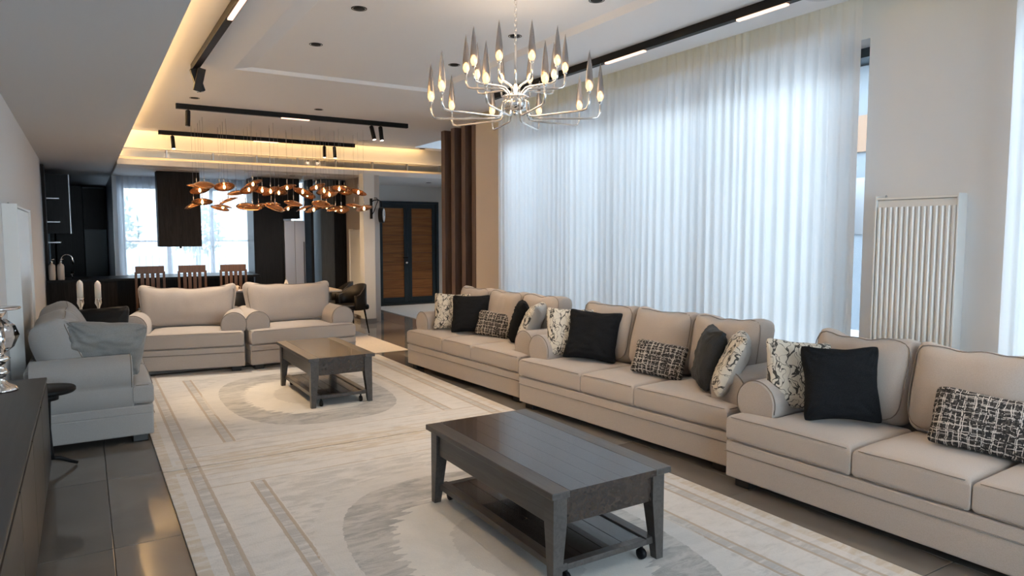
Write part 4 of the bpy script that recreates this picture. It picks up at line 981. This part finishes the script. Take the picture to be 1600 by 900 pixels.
for s_ in (-1, 1):
    dd = MB().bbox(s_ * .002 if s_ > 0 else -.20, .20 if s_ > 0 else -.002, -.03, -.002, .04, 1.91, .005).build('door', M['fridge'], t)
    MB().tube([(s_ * .17 - (.06 if s_ < 0 else 0) + .0, -.055, .55), (s_ * .17 - (.06 if s_ < 0 else 0), -.055, 1.50)], .008, 8).build('handle', M['black'], dd)
t = thing('wall_cabinet', 'black cabinet above the fridge', 'cabinet', (0, 0, 0))
MB().bbox(3.365, 3.70, 14.05, 14.6, 1.96, 2.745, .003).build('body', M['blackwood'], t)
o = MB().bbox(3.905, 3.955, 14.0, 14.5, 0, 2.745, .002).build('post', M['black']); tag(o, 'narrow black post between the two pale curtain strips', 'post')
t = thing('tall_cabinet', 'tall slate-grey cabinet right of the pale curtain strip', 'cabinet', (0, 0, 0))
MB().bbox(4.06, 4.575, 13.85, 14.5, 0, 2.745, .003).build('body', M['greycab'], t); MB().bbox(4.07, 4.32, 13.832, 13.848, .08, 2.73, .002).build('door', M['greycab'], t); MB().bbox(4.325, 4.57, 13.832, 13.848, .08, 2.73, .002).build('door', M['blackwood'], t)
# niche on the left
t = thing('wall_cabinet', 'black wall cabinet with pale edge strip under the soffit, far left', 'cabinet', (0, 0, 0))
MB().bbox(-.53, -.19, 14.6, 15.5, 1.66, 2.70, .003).build('body', M['blackwood'], t); MB().bbox(-.19, -.175, 14.6, 15.5, 1.66, 2.70, .002).build('edge_strip', M['steel'], t)
for z in (1.50, 1.85, 2.25): MB().bbox(-.53, -.33, 14.2, 14.58, z, z + .02, .002).build('shelf', M['steel'], t)
struct('trim_9', MB().bbox(-.575, -.50, 13.5, 13.9, .91, 2.77, .002), M['darkbox'])
struct('trim_8', MB().box(XL - .04, XL - .0, 12.81, 13.2, 0, 2.8), M['steel'])
t = thing('tall_cabinet', 'blue-grey tall cabinet at the back of the dark kitchen niche', 'cabinet', (0, 0, 0))
MB().bbox(.02, .49, 19.5, 20.15, 0, 2.78, .003).build('body', M['navy'], t); MB().bbox(.03, .48, 19.48, 19.498, .1, 1.75, .003).build('door', M['navy'], t); MB().bbox(.03, .48, 19.48, 19.498, 1.77, 2.74, .003).build('door', M['blackwood'], t)
t = thing('tall_cabinet', 'black tall cabinet left of the blue-grey one in the niche', 'cabinet', (0, 0, 0))
MB().bbox(-.53, .01, 19.2, 20.15, 0, 2.78, .003).build('body', M['blackwood'], t)
bt = None
for k, (x, lb) in enumerate(((-.455, 'left cream pump bottle on the island, paler top'), (-.335, 'right cream pump bottle on the island, by the faucet'))):
    if bt is None:
        bt = thing('pump_bottle', lb, 'bottle', (x, 13.42, .91), 0, 'pump bottles on the island'); o = bt
        MB().lathe([(.045, 0), (.05, .01), (.05, .22), (.04, .25), (.018, .26), (.016, .28)], 20).build('body', M['ceramic'], bt)
        MB().tube([(0, 0, .28), (0, 0, .33), (.04, 0, .335)], .008, 8).lathe([(.02, .28), (.02, .30)], 12).build('pump', M['chrome'], bt)
    else: o = copy_tree(bt); o['label'] = lb
    o.location = (x, 13.42, .91)
t = thing('faucet', 'chrome gooseneck faucet on the black kitchen island', 'faucet', (-.33, 13.75, .91))
MB().tube([(0, 0, 0), (0, 0, .32)] + [(.08 - .08 * cos(a), 0, .32 + .08 * sin(a)) for a in [pi * q / 8 for q in range(1, 9)]] + [(.165, 0, .24)], .011, 10).build('spout', M['chrome'], t); MB().lathe([(.03, 0), (.03, .02), (.016, .03)], 16).tube([(0, 0, .06), (0, -.05, .09)], .007, 8).build('base', M['chrome'], t)
o = MB().lathe([(.02, 0), (.022, .004), (.004, .012), (.004, .05), (.025, .08), (.028, .12), (.026, .12), (.022, .08), (0, .055)], 16, cap=False).build('wine_glass', M['glass'], None, (-.18, 13.6, .91)); tag(o, 'small stemmed glass on the kitchen island', 'glass')

# downlights added to brighten the dark entry hall
for x, y in ((6.0, 9.9), (6.5, 14.0), (7.6, 14.0)):
    z = CZ if y < 12 else 2.78
    downlight(x, y, z, 'added black recessed downlight in the entry hall ceiling %s' % {6.0: 'near the fins', 6.5: 'before the left door leaf', 7.6: 'right of the door'}[x], 45)
for x, y in ((1.6, 14.5), (3.4, 13.4)):
    downlight(x, y, 2.75, 'black recessed downlight in the kitchen ceiling, ' + ('left of the hood' if x < 2 else 'before the tall cabinets'), 30)

spot((1.00, 7.30, 3.05), (1.40, 7.15, 0), 95, (1.0, .74, .45), 38, .9, .02)
spot((4.19, 2.30, 3.18), (3.85, 1.55, .45), 40, (1.0, .74, .48), 42, .9, .02)
spot((4.19, 6.6, 3.18), (3.9, 6.6, .6), 40, (1.0, .74, .48), 60, .9, .02)
